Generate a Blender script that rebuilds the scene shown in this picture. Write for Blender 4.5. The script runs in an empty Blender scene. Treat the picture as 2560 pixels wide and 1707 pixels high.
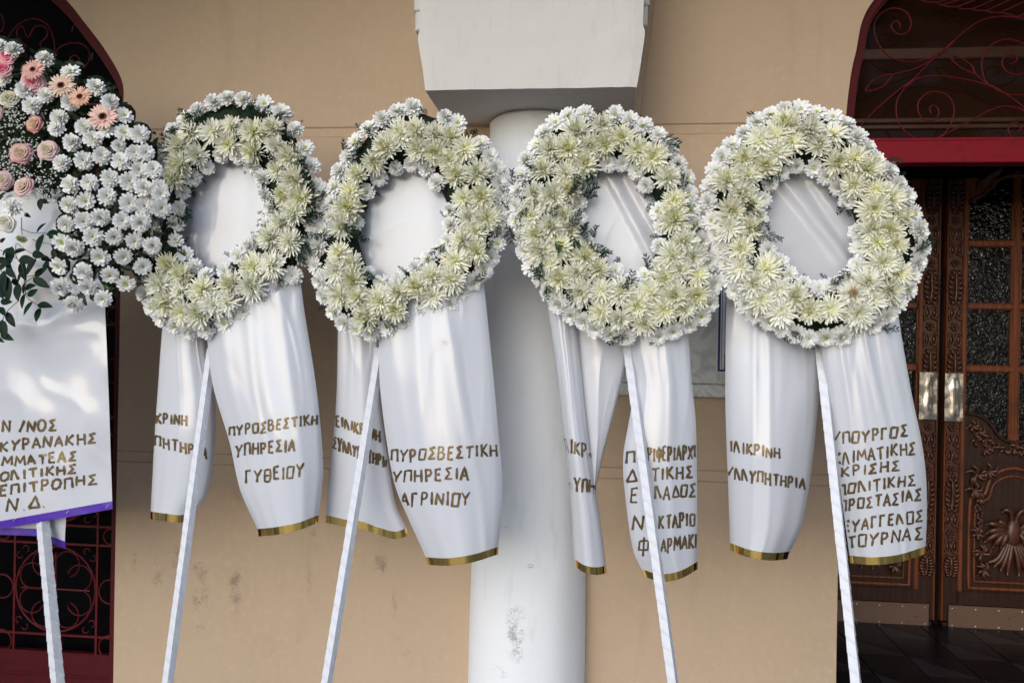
import bpy, math, random
from mathutils import Vector, Matrix, noise
random.seed(7)
R = random.Random(11)
scene = bpy.context.scene
col = scene.collection

# ------------------------------------------------------------------ camera
F_PX, CX, CY = 1991.0, 1280.0, 853.5
CAM = Vector((0.0, -3.6, 1.5))
YAW = math.atan(0.105)
ROLL = 0.018
_f = Vector((-math.sin(YAW), math.cos(YAW), 0))
_r0 = Vector((math.cos(YAW), math.sin(YAW), 0))
_u0 = Vector((0, 0, 1))
_r = _r0 * math.cos(ROLL) + _u0 * math.sin(ROLL)
_u = _u0 * math.cos(ROLL) - _r0 * math.sin(ROLL)
cam_data = bpy.data.cameras.new('camera')
cam = bpy.data.objects.new('camera', cam_data)
col.objects.link(cam)
m = Matrix((( _r.x, _u.x, -_f.x, CAM.x), (_r.y, _u.y, -_f.y, CAM.y), (_r.z, _u.z, -_f.z, CAM.z), (0, 0, 0, 1)))
cam.matrix_world = m
cam_data.sensor_width = 36.0
cam_data.lens = F_PX / 2560.0 * 36.0
cam_data.clip_start = 0.05
cam_data.clip_end = 500.0
scene.camera = cam

# ------------------------------------------------------------------ light
SUN_EL, SUN_AZ = math.radians(28), math.radians(-18)     # azimuth: to the right of straight behind the camera
world = bpy.data.worlds.new("World")
scene.world = world
world.use_nodes = True
wn = world.node_tree
wn.nodes.clear()
sky = wn.nodes.new('ShaderNodeTexSky')
sky.sky_type = 'NISHITA'
sky.sun_disc = False
sky.sun_elevation = SUN_EL
sky.sun_rotation = math.pi - SUN_AZ
sky.air_density = 1.0
sky.dust_density = 0.8
sky.ozone_density = 1.0
bg = wn.nodes.new('ShaderNodeBackground')
bg.inputs['Strength'].default_value = 0.145
wo = wn.nodes.new('ShaderNodeOutputWorld')
wn.links.new(sky.outputs[0], bg.inputs[0])
wn.links.new(bg.outputs[0], wo.inputs[0])
sd = bpy.data.lights.new('sun', 'SUN')
sd.energy = 0.5
sd.angle = math.radians(60)
sd.color = (1.0, 0.97, 0.93)
sun = bpy.data.objects.new('sun', sd)
col.objects.link(sun)
sdir = Vector((math.sin(SUN_AZ) * math.cos(SUN_EL), -math.cos(SUN_AZ) * math.cos(SUN_EL), math.sin(SUN_EL)))
sun.rotation_euler = sdir.to_track_quat('Z', 'Y').to_euler()
sun.location = sdir * 20
scene.view_settings.view_transform = 'Standard'
scene.view_settings.look = 'None'
scene.view_settings.gamma = 1.0
scene.view_settings.use_curve_mapping = False
scene.view_settings.exposure = 0.90

# ------------------------------------------------------------------ helpers
def P(px, py, y):
    """point of the vertical plane at depth y that the photograph shows at px, py"""
    d = _f + _r * ((px - CX) / F_PX) - _u * ((py - CY) / F_PX)
    t = (y - CAM.y) / d.y
    return CAM + d * t

VS = 2560.0 / 2352.0
def V(x, y): return (x * VS, y * VS)

def crop(scale, ox, oy):
    return lambda x, y: (x / scale + ox, y / scale + oy)
cA = crop(3.919, 0, 100)
cB = crop(3.733, 0, 480)
c1 = crop(1.823, 0, 0)
c3 = crop(2.24, 780, 0)
c4 = crop(2.0904, 780, 700)
c5 = crop(1.96, 1150, 700)
c7 = crop(3.484, 350, 950)
cF = crop(3.734, 2060, 0)
cD = crop(2.24, 2060, 400)
cG = crop(3.357, 0, 1240)
cT = crop(5.227, 0, 1020)
cR = crop(2.218, 1780, 1000)
cDl = crop(2.218, 1780, 1000)

def prop(o, label=None, cat=None, group=None, kind=None):
    if label: o['label'] = label
    if cat: o['category'] = cat
    if group: o['group'] = group
    if kind: o['kind'] = kind
    return o

def thing(name, loc, label, cat, group=None):
    o = bpy.data.objects.new(name, None)
    o.location = loc
    o.empty_display_size = 0.1
    col.objects.link(o)
    return prop(o, label, cat, group)

ORIG = {}
def origin(o):
    return ORIG.get(o.name, Vector((0, 0, 0))) if o.type != 'EMPTY' else Vector(o.location)

def link(name, data, parent=None, basis=None):
    """object whose mesh is in world coordinates (or in `basis`), parented without moving"""
    o = bpy.data.objects.new(name, data)
    if basis is not None: o.matrix_basis = basis
    if parent is not None:
        o.parent = parent
        top = parent
        if parent.type == 'EMPTY':
            o.matrix_parent_inverse = Matrix.Translation(-Vector(parent.location))
        else:
            o.matrix_parent_inverse = Matrix.Identity(4)
    col.objects.link(o)
    return o

class MB:
    def __init__(s): s.v = []; s.f = []; s.c = []; s.mi = []
    def add(s, verts, faces, c=None, mi=0):
        b = len(s.v)
        s.v.extend([tuple(p) for p in verts])
        s.f.extend([tuple(i + b for i in f) for f in faces])
        s.mi.extend([mi] * len(faces))
        if c is not None:
            if isinstance(c[0], (int, float)): s.c.extend([c] * len(verts))
            else: s.c.extend(c)
        return s
    def box(s, a, b, c=None):
        x0, y0, z0 = a; x1, y1, z1 = b
        if x0 > x1: x0, x1 = x1, x0
        if y0 > y1: y0, y1 = y1, y0
        if z0 > z1: z0, z1 = z1, z0
        vs = [(x0,y0,z0),(x1,y0,z0),(x1,y1,z0),(x0,y1,z0),(x0,y0,z1),(x1,y0,z1),(x1,y1,z1),(x0,y1,z1)]
        fs = [(0,3,2,1),(4,5,6,7),(0,1,5,4),(1,2,6,5),(2,3,7,6),(3,0,4,7)]
        return s.add(vs, fs, c)
    def bbox(s, a, b, bev=0.004):
        """box with chamfered front (towards -y) edges"""
        x0, y0, z0 = a; x1, y1, z1 = b
        if x0 > x1: x0, x1 = x1, x0
        if y0 > y1: y0, y1 = y1, y0
        if z0 > z1: z0, z1 = z1, z0
        e = min(bev, (x1-x0)/3, (z1-z0)/3)
        vs = [(x0,y1,z0),(x1,y1,z0),(x1,y1,z1),(x0,y1,z1),
              (x0,y0+e,z0),(x1,y0+e,z0),(x1,y0+e,z1),(x0,y0+e,z1),
              (x0+e,y0,z0+e),(x1-e,y0,z0+e),(x1-e,y0,z1-e),(x0+e,y0,z1-e)]
        fs = [(0,3,2,1)]
        for i in range(4):
            j = (i+1) % 4
            fs.append((i, j, j+4, i+4)); fs.append((i+4, j+4, j+8, i+8))
        fs.append((8,9,10,11))
        return s.add(vs, fs)
    def tube(s, pts, r, n=6, c=None, closed=False, caps=True, flat=1.0):
        pts = [Vector(p) for p in pts]
        k = len(pts)
        if k < 2: return s
        up = None; rings = []
        for i in range(k):
            if closed: d = pts[(i+1) % k] - pts[(i-1) % k]
            else: d = pts[min(i+1, k-1)] - pts[max(i-1, 0)]
            if d.length < 1e-9: d = Vector((0,0,1))
            d.normalize()
            a = Vector((0, 1, 0)) if abs(d.y) < 0.9 else Vector((1, 0, 0))
            if up is not None: a = up
            sx = d.cross(a)
            if sx.length < 1e-6: sx = d.cross(Vector((0.3, .2, 1)))
            sx.normalize()
            a = sx.cross(d).normalized(); up = a
            rr = r[i] if isinstance(r, (list, tuple)) else r
            rings.append([pts[i] + sx * (math.cos(t) * rr) + a * (math.sin(t) * rr * flat) for t in [2*math.pi*(q+.5)/n for q in range(n)]])
        vs = [p for rg in rings for p in rg]
        fs = []
        for i in range(k if closed else k-1):
            j = (i+1) % k
            for q in range(n):
                q2 = (q+1) % n
                fs.append((i*n+q, i*n+q2, j*n+q2, j*n+q))
        if caps and not closed:
            fs.append(tuple(range(n))); fs.append(tuple(range((k-1)*n, k*n))[::-1])
        return s.add(vs, fs, c)
    def blob(s, c0, rx, ry=None, rz=None, seg=8, ring=5, c=None):
        ry = ry or rx; rz = rz or rx
        vs = [(c0[0], c0[1], c0[2]+rz)]
        for i in range(1, ring):
            a = math.pi * i / ring
            for j in range(seg):
                b = 2*math.pi*j/seg
                vs.append((c0[0]+rx*math.sin(a)*math.cos(b), c0[1]+ry*math.sin(a)*math.sin(b), c0[2]+rz*math.cos(a)))
        vs.append((c0[0], c0[1], c0[2]-rz))
        fs = []
        for j in range(seg): fs.append((0, 1+j, 1+(j+1) % seg))
        for i in range(ring-2):
            for j in range(seg):
                a = 1+i*seg+j; b = 1+i*seg+(j+1) % seg
                fs.append((a, a+seg, b+seg, b))
        l = len(vs)-1; o = 1+(ring-2)*seg
        for j in range(seg): fs.append((l, o+(j+1) % seg, o+j))
        return s.add(vs, fs, c)
    def data(s, name, mats, smooth=False):
        me = bpy.data.meshes.new(name)
        me.from_pydata(s.v, [], s.f)
        if not isinstance(mats, (list, tuple)): mats = [mats]
        for mt in mats: me.materials.append(mt)
        if s.c and len(s.c) == len(s.v):
            at = me.color_attributes.new('col', 'FLOAT_COLOR', 'POINT')
            flat = []
            for c in s.c: flat.extend((c[0], c[1], c[2], 1.0))
            at.data.foreach_set('color', flat)
        if len(mats) > 1: me.polygons.foreach_set('material_index', s.mi)
        if smooth: me.polygons.foreach_set('use_smooth', [True]*len(me.polygons))
        me.update()
        return me
    def build(s, name, mats, parent=None, smooth=False, kind=None, label=None):
        o = link(name, s.data(name, mats, smooth), parent)
        return prop(o, label, None, None, kind)

def spline(pts, n=6, closed=False):
    """Catmull-Rom through 2D/3D points"""
    k = len(pts); out = []
    dim = len(pts[0])
    rng = range(k) if closed else range(k-1)
    for i in rng:
        if closed: a, b, c, d = pts[(i-1) % k], pts[i], pts[(i+1) % k], pts[(i+2) % k]
        else: a, b, c, d = pts[max(i-1, 0)], pts[i], pts[i+1], pts[min(i+2, k-1)]
        for q in range(n):
            t = q / n
            out.append(tuple(0.5*((2*b[e]) + (-a[e]+c[e])*t + (2*a[e]-5*b[e]+4*c[e]-d[e])*t*t + (-a[e]+3*b[e]-3*c[e]+d[e])*t**3) for e in range(dim)))
    if not closed: out.append(tuple(pts[-1]))
    return out

def interp(x, tab):
    if x <= tab[0][0]: return tab[0][1]
    for (a, b), (c, d) in zip(tab, tab[1:]):
        if x <= c: return b + (d-b)*(x-a)/(c-a)
    return tab[-1][1]

def sinterp(x, tab):
    """smoother interpolation (monotone-ish cubic)"""
    n = len(tab)
    if x <= tab[0][0]: return tab[0][1]
    if x >= tab[-1][0]: return tab[-1][1]
    for i in range(n-1):
        if x <= tab[i+1][0]:
            x0, y0 = tab[i]; x1, y1 = tab[i+1]; h = x1-x0
            m0 = (y1-tab[i-1][1])/(x1-tab[i-1][0]) if i > 0 else (y1-y0)/h
            m1 = (tab[i+2][1]-y0)/(tab[i+2][0]-x0) if i < n-2 else (y1-y0)/h
            t = (x-x0)/h
            return (2*t**3-3*t*t+1)*y0+(t**3-2*t*t+t)*h*m0+(-2*t**3+3*t*t)*y1+(t**3-t*t)*h*m1

# ------------------------------------------------------------------ materials
def mat(name, color=(.5,.5,.5), rough=.6, metal=0.0, spec=.5, coat=0.0, bump=None, var=None, extra=None, trans=0.0, attr=False, objvar=0.0, sheen=0.0, coat_rough=.1, bdist=.002):
    """bump=(scale, strength, detail); var=(scale, color2, lo, hi)"""
    mt = bpy.data.materials.new(name)
    mt.use_nodes = True
    nt = mt.node_tree; N = nt.nodes; L = nt.links
    b = N['Principled BSDF']
    b.inputs['Roughness'].default_value = rough
    b.inputs['Metallic'].default_value = metal
    b.inputs['Specular IOR Level'].default_value = spec
    b.inputs['Coat Weight'].default_value = coat
    b.inputs['Coat Roughness'].default_value = coat_rough
    tc = N.new('ShaderNodeTexCoord')
    co = tc.outputs['Object']
    cur = None
    if attr:
        a = N.new('ShaderNodeAttribute'); a.attribute_name = 'col'; cur = a.outputs['Color']
    else:
        rgb = N.new('ShaderNodeRGB'); rgb.outputs[0].default_value = (*color, 1); cur = rgb.outputs[0]
    if var:
        vs = var if isinstance(var, list) else [var]
        for (sc, c2, lo, hi) in vs:
            nz = N.new('ShaderNodeTexNoise'); nz.inputs['Scale'].default_value = sc if not isinstance(sc, tuple) else 1.0
            nz.inputs['Detail'].default_value = 6; nz.inputs['Roughness'].default_value = .62
            if isinstance(sc, tuple):
                mp = N.new('ShaderNodeMapping'); mp.inputs['Scale'].default_value = sc
                L.new(co, mp.inputs[0]); L.new(mp.outputs[0], nz.inputs[0])
            else: L.new(co, nz.inputs[0])
            mr = N.new('ShaderNodeMapRange'); mr.inputs[1].default_value = lo; mr.inputs[2].default_value = hi
            L.new(nz.outputs[0], mr.inputs[0])
            mx = N.new('ShaderNodeMix'); mx.data_type = 'RGBA'
            L.new(mr.outputs[0], mx.inputs[0]); L.new(cur, mx.inputs[6]); mx.inputs[7].default_value = (*c2, 1)
            cur = mx.outputs[2]
    if objvar:
        oi = N.new('ShaderNodeObjectInfo')
        hs = N.new('ShaderNodeHueSaturation')
        m1 = N.new('ShaderNodeMapRange'); m1.inputs[3].default_value = 1-objvar; m1.inputs[4].default_value = 1+objvar*.5
        m2 = N.new('ShaderNodeMath'); m2.operation = 'MULTIPLY'; m2.inputs[1].default_value = 7.31
        m3 = N.new('ShaderNodeMath'); m3.operation = 'FRACT'
        m4 = N.new('ShaderNodeMapRange'); m4.inputs[3].default_value = .7; m4.inputs[4].default_value = 1.35
        L.new(oi.outputs['Random'], m1.inputs[0]); L.new(oi.outputs['Random'], m2.inputs[0]); L.new(m2.outputs[0], m3.inputs[0]); L.new(m3.outputs[0], m4.inputs[0])
        L.new(m1.outputs[0], hs.inputs['Value']); L.new(m4.outputs[0], hs.inputs['Saturation']); L.new(cur, hs.inputs['Color'])
        cur = hs.outputs[0]
    if extra: cur = extra(N, L, co, cur, b) or cur
    L.new(cur, b.inputs['Base Color'])
    if bump:
        bs = bump if isinstance(bump, list) else [bump]
        prev = None
        for (sc, st, de) in bs:
            nz = N.new('ShaderNodeTexNoise'); nz.inputs['Detail'].default_value = de
            if isinstance(sc, tuple):
                mp = N.new('ShaderNodeMapping'); mp.inputs['Scale'].default_value = sc
                L.new(co, mp.inputs[0]); L.new(mp.outputs[0], nz.inputs[0]); nz.inputs['Scale'].default_value = 1.0
            else:
                nz.inputs['Scale'].default_value = sc; L.new(co, nz.inputs[0])
            bp = N.new('ShaderNodeBump'); bp.inputs['Strength'].default_value = st; bp.inputs['Distance'].default_value = bdist
            L.new(nz.outputs[0], bp.inputs['Height'])
            if prev: L.new(prev, bp.inputs['Normal'])
            prev = bp.outputs[0]
        L.new(prev, b.inputs['Normal'])
        if coat: L.new(prev, b.inputs['Coat Normal'])
    if trans:
        out = N['Material Output']
        tr = N.new('ShaderNodeBsdfTranslucent'); L.new(cur, tr.inputs[0])
        ms = N.new('ShaderNodeMixShader'); ms.inputs[0].default_value = trans
        L.new(b.outputs[0], ms.inputs[1]); L.new(tr.outputs[0], ms.inputs[2]); L.new(ms.outputs[0], out.inputs[0])
    return mt

def stain_nodes(spots, dark):
    """dirt smudges: speckles inside soft patches at (x, z, rx, rz, strength)"""
    def f(N, L, co, cur, b):
        sep = N.new('ShaderNodeSeparateXYZ'); L.new(co, sep.inputs[0])
        tot = None
        for (x, z, rx, rz, st) in spots:
            def math_(op, a, bb):
                n = N.new('ShaderNodeMath'); n.operation = op
                for i, q in enumerate((a, bb)):
                    if isinstance(q, (int, float)): n.inputs[i].default_value = q
                    elif q is not None: L.new(q, n.inputs[i])
                return n.outputs[0]
            dx = math_('DIVIDE', math_('SUBTRACT', sep.outputs[0], x), rx)
            dz = math_('DIVIDE', math_('SUBTRACT', sep.outputs[2], z), rz)
            d2 = math_('ADD', math_('MULTIPLY', dx, dx), math_('MULTIPLY', dz, dz))
            mr = N.new('ShaderNodeMapRange'); mr.inputs[1].default_value = 1.0; mr.inputs[2].default_value = 0.1
            mr.inputs[3].default_value = 0; mr.inputs[4].default_value = st
            L.new(d2, mr.inputs[0])
            tot = mr.outputs[0] if tot is None else math_('MAXIMUM', tot, mr.outputs[0])
        nz = N.new('ShaderNodeTexNoise'); nz.inputs['Scale'].default_value = 150; nz.inputs['Detail'].default_value = 4
        nz.inputs['Roughness'].default_value = .7
        L.new(co, nz.inputs[0])
        nz2 = N.new('ShaderNodeTexNoise'); nz2.inputs['Scale'].default_value = 14; nz2.inputs['Detail'].default_value = 3
        L.new(co, nz2.inputs[0])
        ad = N.new('ShaderNodeMath'); ad.operation = 'ADD'; L.new(nz.outputs[0], ad.inputs[0]); L.new(nz2.outputs[0], ad.inputs[1])
        ad2 = N.new('ShaderNodeMath'); ad2.operation = 'MULTIPLY_ADD'; L.new(tot, ad2.inputs[0]); ad2.inputs[1].default_value = .32; L.new(ad.outputs[0], ad2.inputs[2])
        mr = N.new('ShaderNodeMapRange'); mr.inputs[1].default_value = 1.2; mr.inputs[2].default_value = 1.36
        L.new(ad2.outputs[0], mr.inputs[0])
        ml = N.new('ShaderNodeMath'); ml.operation = 'MULTIPLY'; L.new(mr.outputs[0], ml.inputs[0]); L.new(tot, ml.inputs[1])
        mx = N.new('ShaderNodeMix'); mx.data_type = 'RGBA'
        L.new(ml.outputs[0], mx.inputs[0]); L.new(cur, mx.inputs[6]); mx.inputs[7].default_value = (*dark, 1)
        return mx.outputs[2]
    return f

def spot(px, py, rx, ry, st, y=0):
    p = P(px, py, y); k = 3.55/1991
    return (p.x, p.z, rx*k, ry*k, st*.85)

wall_spots = [spot(505,1500,40,130,.8), spot(395,1430,25,60,.75), spot(590,1470,32,110,.85), spot(470,1400,70,60,.6), spot(780,1350,25,90,.55),
              spot(660,1610,40,40,.5), spot(335,1400,15,50,.5), spot(950,1420,28,70,.8), spot(985,1500,12,60,.5), spot(770,1450,15,60,.5), spot(590,1250,25,40,.45),
              spot(1000,1620,60,50,.4), spot(1830,800,30,30,.3)]
STUCCO = (.53, .395, .275)
M_wall = mat('stucco_beige', STUCCO, .85, spec=.25, bump=[(9, .25, 3), (240, .22, 3)], bdist=.004,
             var=[(1.6, (.49,.365,.252), .35, .7), (26, (.555,.416,.292), .5, .75), ((7,7,1.2), (.465,.345,.238), .58, .8)], extra=stain_nodes(wall_spots, (.20,.155,.12)))
M_porch = mat('porch_plaster', (.30,.24,.18), .85, spec=.2, bump=[(20,.3,3)])
M_corbel = mat('plaster_grey_white', (.64,.62,.59), .85, spec=.2, bump=[(7,.4,4), (130,.45,4)], bdist=.005,
               var=[((30,30,5), (.52,.50,.48), .55, .8), (3, (.63,.61,.585), .4, .7)])
col_spots = [spot(1300,1560,45,90,.8,-.2), spot(1330,1400,15,8,.8,-.2), spot(1275,1310,14,7,.7,-.2), spot(1250,1660,30,40,.5,-.2), spot(1200,1340,16,10,.5,-.2)]
M_column = mat('plaster_column_white', (.82,.835,.86), .7, spec=.3, bump=[(6,.35,3), (110,.3,3)], bdist=.005,
               var=[((14,14,3), (.66,.68,.71), .55, .85)], extra=stain_nodes(col_spots, (.22,.23,.26)))
M_red = mat('red_painted_iron', (.20,.005,.014), .55, spec=.18, coat=.0, bump=[(60,.15,3)], var=[((3,20,60), (.24,.03,.035), .62, .8), (30, (.12,.007,.012), .5,.75)])
M_red2 = mat('red_painted_bars', (.085,.006,.009), .5, spec=.2, var=[(45, (.12,.01,.014), .45, .7)])
M_redshade = mat('red_paint_shaded', (.075,.003,.007), .55, spec=.2, var=[(25, (.05,.003,.005), .45, .7)])  # red darkened to carry the shade on the frames and gate base
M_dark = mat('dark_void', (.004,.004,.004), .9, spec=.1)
M_blackglass = mat('dark_glass', (.003,.003,.004), .5, spec=.03)
M_fanglass = mat('brown_glass', (.016,.006,.003), .07, spec=.35, coat=.0, coat_rough=.03, var=[(1.5, (.022,.008,.004), .45, .65)])
def wood_extra(N, L, co, cur, b):
    w = N.new('ShaderNodeTexWave'); w.bands_direction = 'X'; w.inputs['Scale'].default_value = 9; w.inputs['Distortion'].default_value = 9
    w.inputs['Detail'].default_value = 4; w.inputs['Detail Scale'].default_value = 1.4
    mp = N.new('ShaderNodeMapping'); mp.inputs['Scale'].default_value = (1, 1, .12)
    L.new(co, mp.inputs[0]); L.new(mp.outputs[0], w.inputs[0])
    mx = N.new('ShaderNodeMix'); mx.data_type = 'RGBA'; mx.blend_type = 'MULTIPLY'
    ml = N.new('ShaderNodeMath'); ml.operation = 'MULTIPLY'; ml.inputs[1].default_value = .55
    L.new(w.outputs[1], ml.inputs[0]); L.new(ml.outputs[0], mx.inputs[0]); L.new(cur, mx.inputs[6]); mx.inputs[7].default_value = (.45,.35,.3,1)
    return mx.outputs[2]
M_wood = mat('varnished_wood', (.17,.050,.018), .42, spec=.3, coat=.12, coat_rough=.2, extra=wood_extra, var=[(6, (.085,.032,.014), .5, .7)], bump=[((60,60,6),.15,3)])
M_carve = mat('carved_wood', (.085,.028,.012), .38, spec=.45, coat=.15, coat_rough=.2, var=[(22, (.05,.017,.007), .42, .62)], bump=[(70,.35,3)])
M_woodlow = mat('worn_wood', (.036,.013,.007), .45, spec=.3, coat=.08, extra=wood_extra, var=[(6, (.04,.018,.011), .45, .65), (42, (.36,.29,.22), .74, .79)])
M_kick = mat('kick_plate_wood', (.12,.068,.046), .5, var=[((3,3,30), (.13,.07,.045), .4, .7), (35, (.05,.03,.02), .64, .7)])
M_hammer = mat('hammered_glass', (.006,.005,.005), .05, spec=.5, coat=.3, coat_rough=.03, bump=[(45,1.0,1), (18,.5,1)], bdist=.006)
M_plate = mat('push_plate_metal', (.62,.55,.47), .25, metal=1.0, bump=[(9,.6,2)], bdist=.012)
M_floor = mat('paving', (.17,.17,.175), .55, var=[(4, (.13,.13,.13), .4, .7)])
M_tile = mat('dark_stone_tile', (.008,.008,.010), .25, spec=.25, var=[(8, (.007,.007,.008), .4,.7)], objvar=.5)
M_tilel = mat('light_stone_tile', (.022,.021,.025), .25, spec=.3, var=[(8, (.018,.017,.02), .4,.7)])
def marble_extra(N, L, co, cur, b):
    nz = N.new('ShaderNodeTexNoise'); nz.inputs['Scale'].default_value = 9; nz.inputs['Detail'].default_value = 8; nz.inputs['Distortion'].default_value = 2.5
    L.new(co, nz.inputs[0])
    mr = N.new('ShaderNodeMapRange'); mr.inputs[1].default_value = .42; mr.inputs[2].default_value = .68; L.new(nz.outputs[0], mr.inputs[0])
    mx = N.new('ShaderNodeMix'); mx.data_type = 'RGBA'; L.new(mr.outputs[0], mx.inputs[0]); L.new(cur, mx.inputs[6]); mx.inputs[7].default_value = (.46,.50,.49,1)
    return mx.outputs[2]
M_marble = mat('grey_marble', (.70,.71,.69), .3, extra=marble_extra)
M_paper = mat('white_paper', (.74,.74,.78), .6)
M_navy = mat('navy_ink', (.02,.04,.17), .6)
M_ribbon = mat('white_satin_plastic', (.63,.645,.695), .25, spec=.5, coat=.6, coat_rough=.10, bump=[((5,5,1.2),.22,1),(3.5,.3,1)], bdist=.012, trans=.10)
M_wrap = mat('white_wrapping_ribbon', (.68,.69,.74), .35, attr=True, spec=.4, coat=.3, bump=[(35,.5,2)], bdist=.004)
M_gold = mat('gold_foil_band', (.72,.50,.15), .14, metal=1.0, bump=[((30,30,2),.35,1)], bdist=.006)
M_purple = mat('purple_satin_band', (.075,.018,.36), .28, spec=.6, coat=.5, coat_rough=.15, bump=[(16,.5,2)], bdist=.01)
M_staple = mat('steel_staple', (.7,.7,.7), .3, metal=1)
M_ink = mat('bronze_marker_ink', (.13,.088,.036), .32, metal=.45, spec=.6, var=[(38, (.21,.15,.075), .48, .66)])
M_petal = mat('petal', rough=.65, spec=.2, attr=True, objvar=.05, trans=.10)
M_rose = mat('rose_petal', rough=.5, spec=.3, attr=True, objvar=.06, trans=.2)
M_gerb = mat('gerbera_petal', rough=.6, spec=.2, attr=True, objvar=.08, trans=.2)
M_leaf = mat('dark_leaf', (.010,.030,.010), .45, spec=.25, objvar=.3, trans=.08, var=[(14, (.02,.055,.014), .4,.7)])
M_ruscus = mat('ruscus_leaf', (.006,.022,.010), .5, spec=.12, objvar=.35, trans=.05)
M_lightleaf = mat('fresh_leaf', (.05,.12,.02), .4, spec=.4, objvar=.4, trans=.2)
M_cypress = mat('cypress_green', (.011,.030,.015), .6, spec=.15, objvar=.3, var=[(30, (.022,.048,.022), .45,.7)])
M_moss = mat('wreath_core_green', (.012,.026,.014), .8, spec=.2, bump=[(70,1,4)], bdist=.01, var=[(25, (.03,.028,.014), .5,.7)])
M_gyp = mat('gypsophila_white', (.78,.78,.74), .7, trans=.2)
M_stem = mat('green_stem', (.03,.06,.02), .6)
M_stick = mat('bare_wood', (.25,.14,.07), .7)

# ------------------------------------------------------------------ setting
GZ = -.30
g = MB(); g.add([(-150,-150,GZ),(150,-150,GZ),(150,-0.0,GZ),(-150,-0.0,GZ)], [(0,1,2,3)])
prop(g.build('pavement', M_floor), kind='structure')

OPEN_R_L = P(2098, 1250, 0).x            # left edge of the right doorway
DOOR_Y = .95
GAP_X = P(2350, 1100, DOOR_Y).x
LEAF_W = GAP_X - OPEN_R_L
HALF_R = 1.2
OC = OPEN_R_L + HALF_R
SPR = P(2114, 330, 0).z
# measured profile of the right arch (height -> x offset from the jamb)
arch_pts = [P(*cF(x, y), 0) for x, y in [(205,1100),(240,780),(270,600),(300,480),(360,190),(470,0)]]
profR = [(SPR-.05, 0.0)] + [(p.z, max(0.0, p.x - arch_pts[0].x)) for p in arch_pts]
ztop = profR[-1][0]; xo = profR[-1][1]
profR += [(ztop+.16, xo+.15), (ztop+.32, xo+.36), (ztop+.44, xo+.62), (ztop+.49, HALF_R)]
OPEN_L_R = P(292, 1200, 0).x             # right edge of the left doorway
lpts = [P(*c1(x, y), 0) for x, y in [(588,490),(556,370),(480,230),(390,110),(300,0)]]
HALF_L = .80
LC = OPEN_L_R - HALF_L
profL = [(lpts[0].z-.25, 0.0)]
for p in lpts: profL.append((p.z, max(0.0, OPEN_L_R - p.x)))
zl = profL[-1][0]; xol = profL[-1][1]
profL += [(zl+.13, xol+.16), (zl+.22, xol+.34), (zl+.25, HALF_L)]
WALL_TOP = 4.6
g_hi = [P(1280, y*VS, 0).z for y in (290, 312)]
g_lo = [P(1280, y*VS+4, 0).z for y in (1062, 1087)]
def groove(z, x):
    d = 0
    for zz, dep, w in ((g_hi[0], .007, .005), (g_hi[1], .0025, .003), (g_lo[0], .005, .004), (g_lo[1], .005, .004)):
        t = abs(z-zz)/w
        if t < 1: d = max(d, dep*(1-t))
    return d
zs = set([GZ, WALL_TOP])
z = GZ
while z < WALL_TOP: zs.add(round(z, 4)); z += .07
for zz in g_hi+g_lo:
    for e in (-.006, -.005, -.004, -.003, -.0015, 0, .0015, .003, .004, .005, .006): zs.add(round(zz+e, 5))
for a, _ in profR+profL: zs.add(round(a, 4))
k = profL[0][0]
while k < profR[-1][0]+.02: zs.add(round(k, 4)); k += .015
zs = sorted(zs)
CROWN_R, CROWN_L = profR[-1][0], profL[-1][0]
WT = .22
def oR(z): return HALF_R - min(HALF_R, sinterp(z, profR)) if z < CROWN_R else 0.0
def oL(z): return HALF_L - min(HALF_L, sinterp(z, profL)) if z < CROWN_L else 0.0
def wall_strip(mb, fl, fr, n=10):
    vs = []; fs = []; W = n+1
    for z in zs:
        a, b = fl(z), fr(z)
        for i in range(W):
            t = i/n; x = a + (b-a)*t
            wav = .004*noise.noise(Vector((x*1.3, 3.1, z*1.1)))
            if 0 < i < n: pass
            vs.append((x, groove(z, x) + wav, z))
    for r in range(len(zs)-1):
        for i in range(n):
            q = r*W+i
            fs.append((q, q+1, q+W+1, q+W))
    mb.add(vs, fs)
    # reveals
    for fn, sgn, idx in ((fl, -1, 0), (fr, 1, n)):
        v2 = []; f2 = []
        for k2, z in enumerate(zs):
            x = fn(z)
            wav = .004*noise.noise(Vector((x*1.3, 3.1, z*1.1)))
            v2 += [(x, groove(z, x)+wav, z), (x, WT, z)]
        for r in range(len(zs)-1):
            f2.append((2*r, 2*r+1, 2*r+3, 2*r+2) if sgn > 0 else (2*r, 2*r+2, 2*r+3, 2*r+1))
        mb.add(v2, f2)
    # back
    a0 = [(fl(z), WT, z) for z in zs]; b0 = [(fr(z), WT, z) for z in zs]
    k2 = len(zs)
    mb.add(a0+b0, [(i, i+1, k2+i+1, k2+i) for i in range(k2-1)])
wall = thing('church_wall', (0, 0, 0), 'warm beige stucco wall with paired incised joints behind all the wreaths', 'wall')
mb = MB()
wall_strip(mb, lambda z: -6.0, lambda z: LC - oL(z), 8)
wall_strip(mb, lambda z: LC + oL(z), lambda z: OC - oR(z), 24)
wall_strip(mb, lambda z: OC + oR(z), lambda z: 7.0, 8)
mb.build('stucco_face', M_wall, wall, smooth=False)
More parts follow.
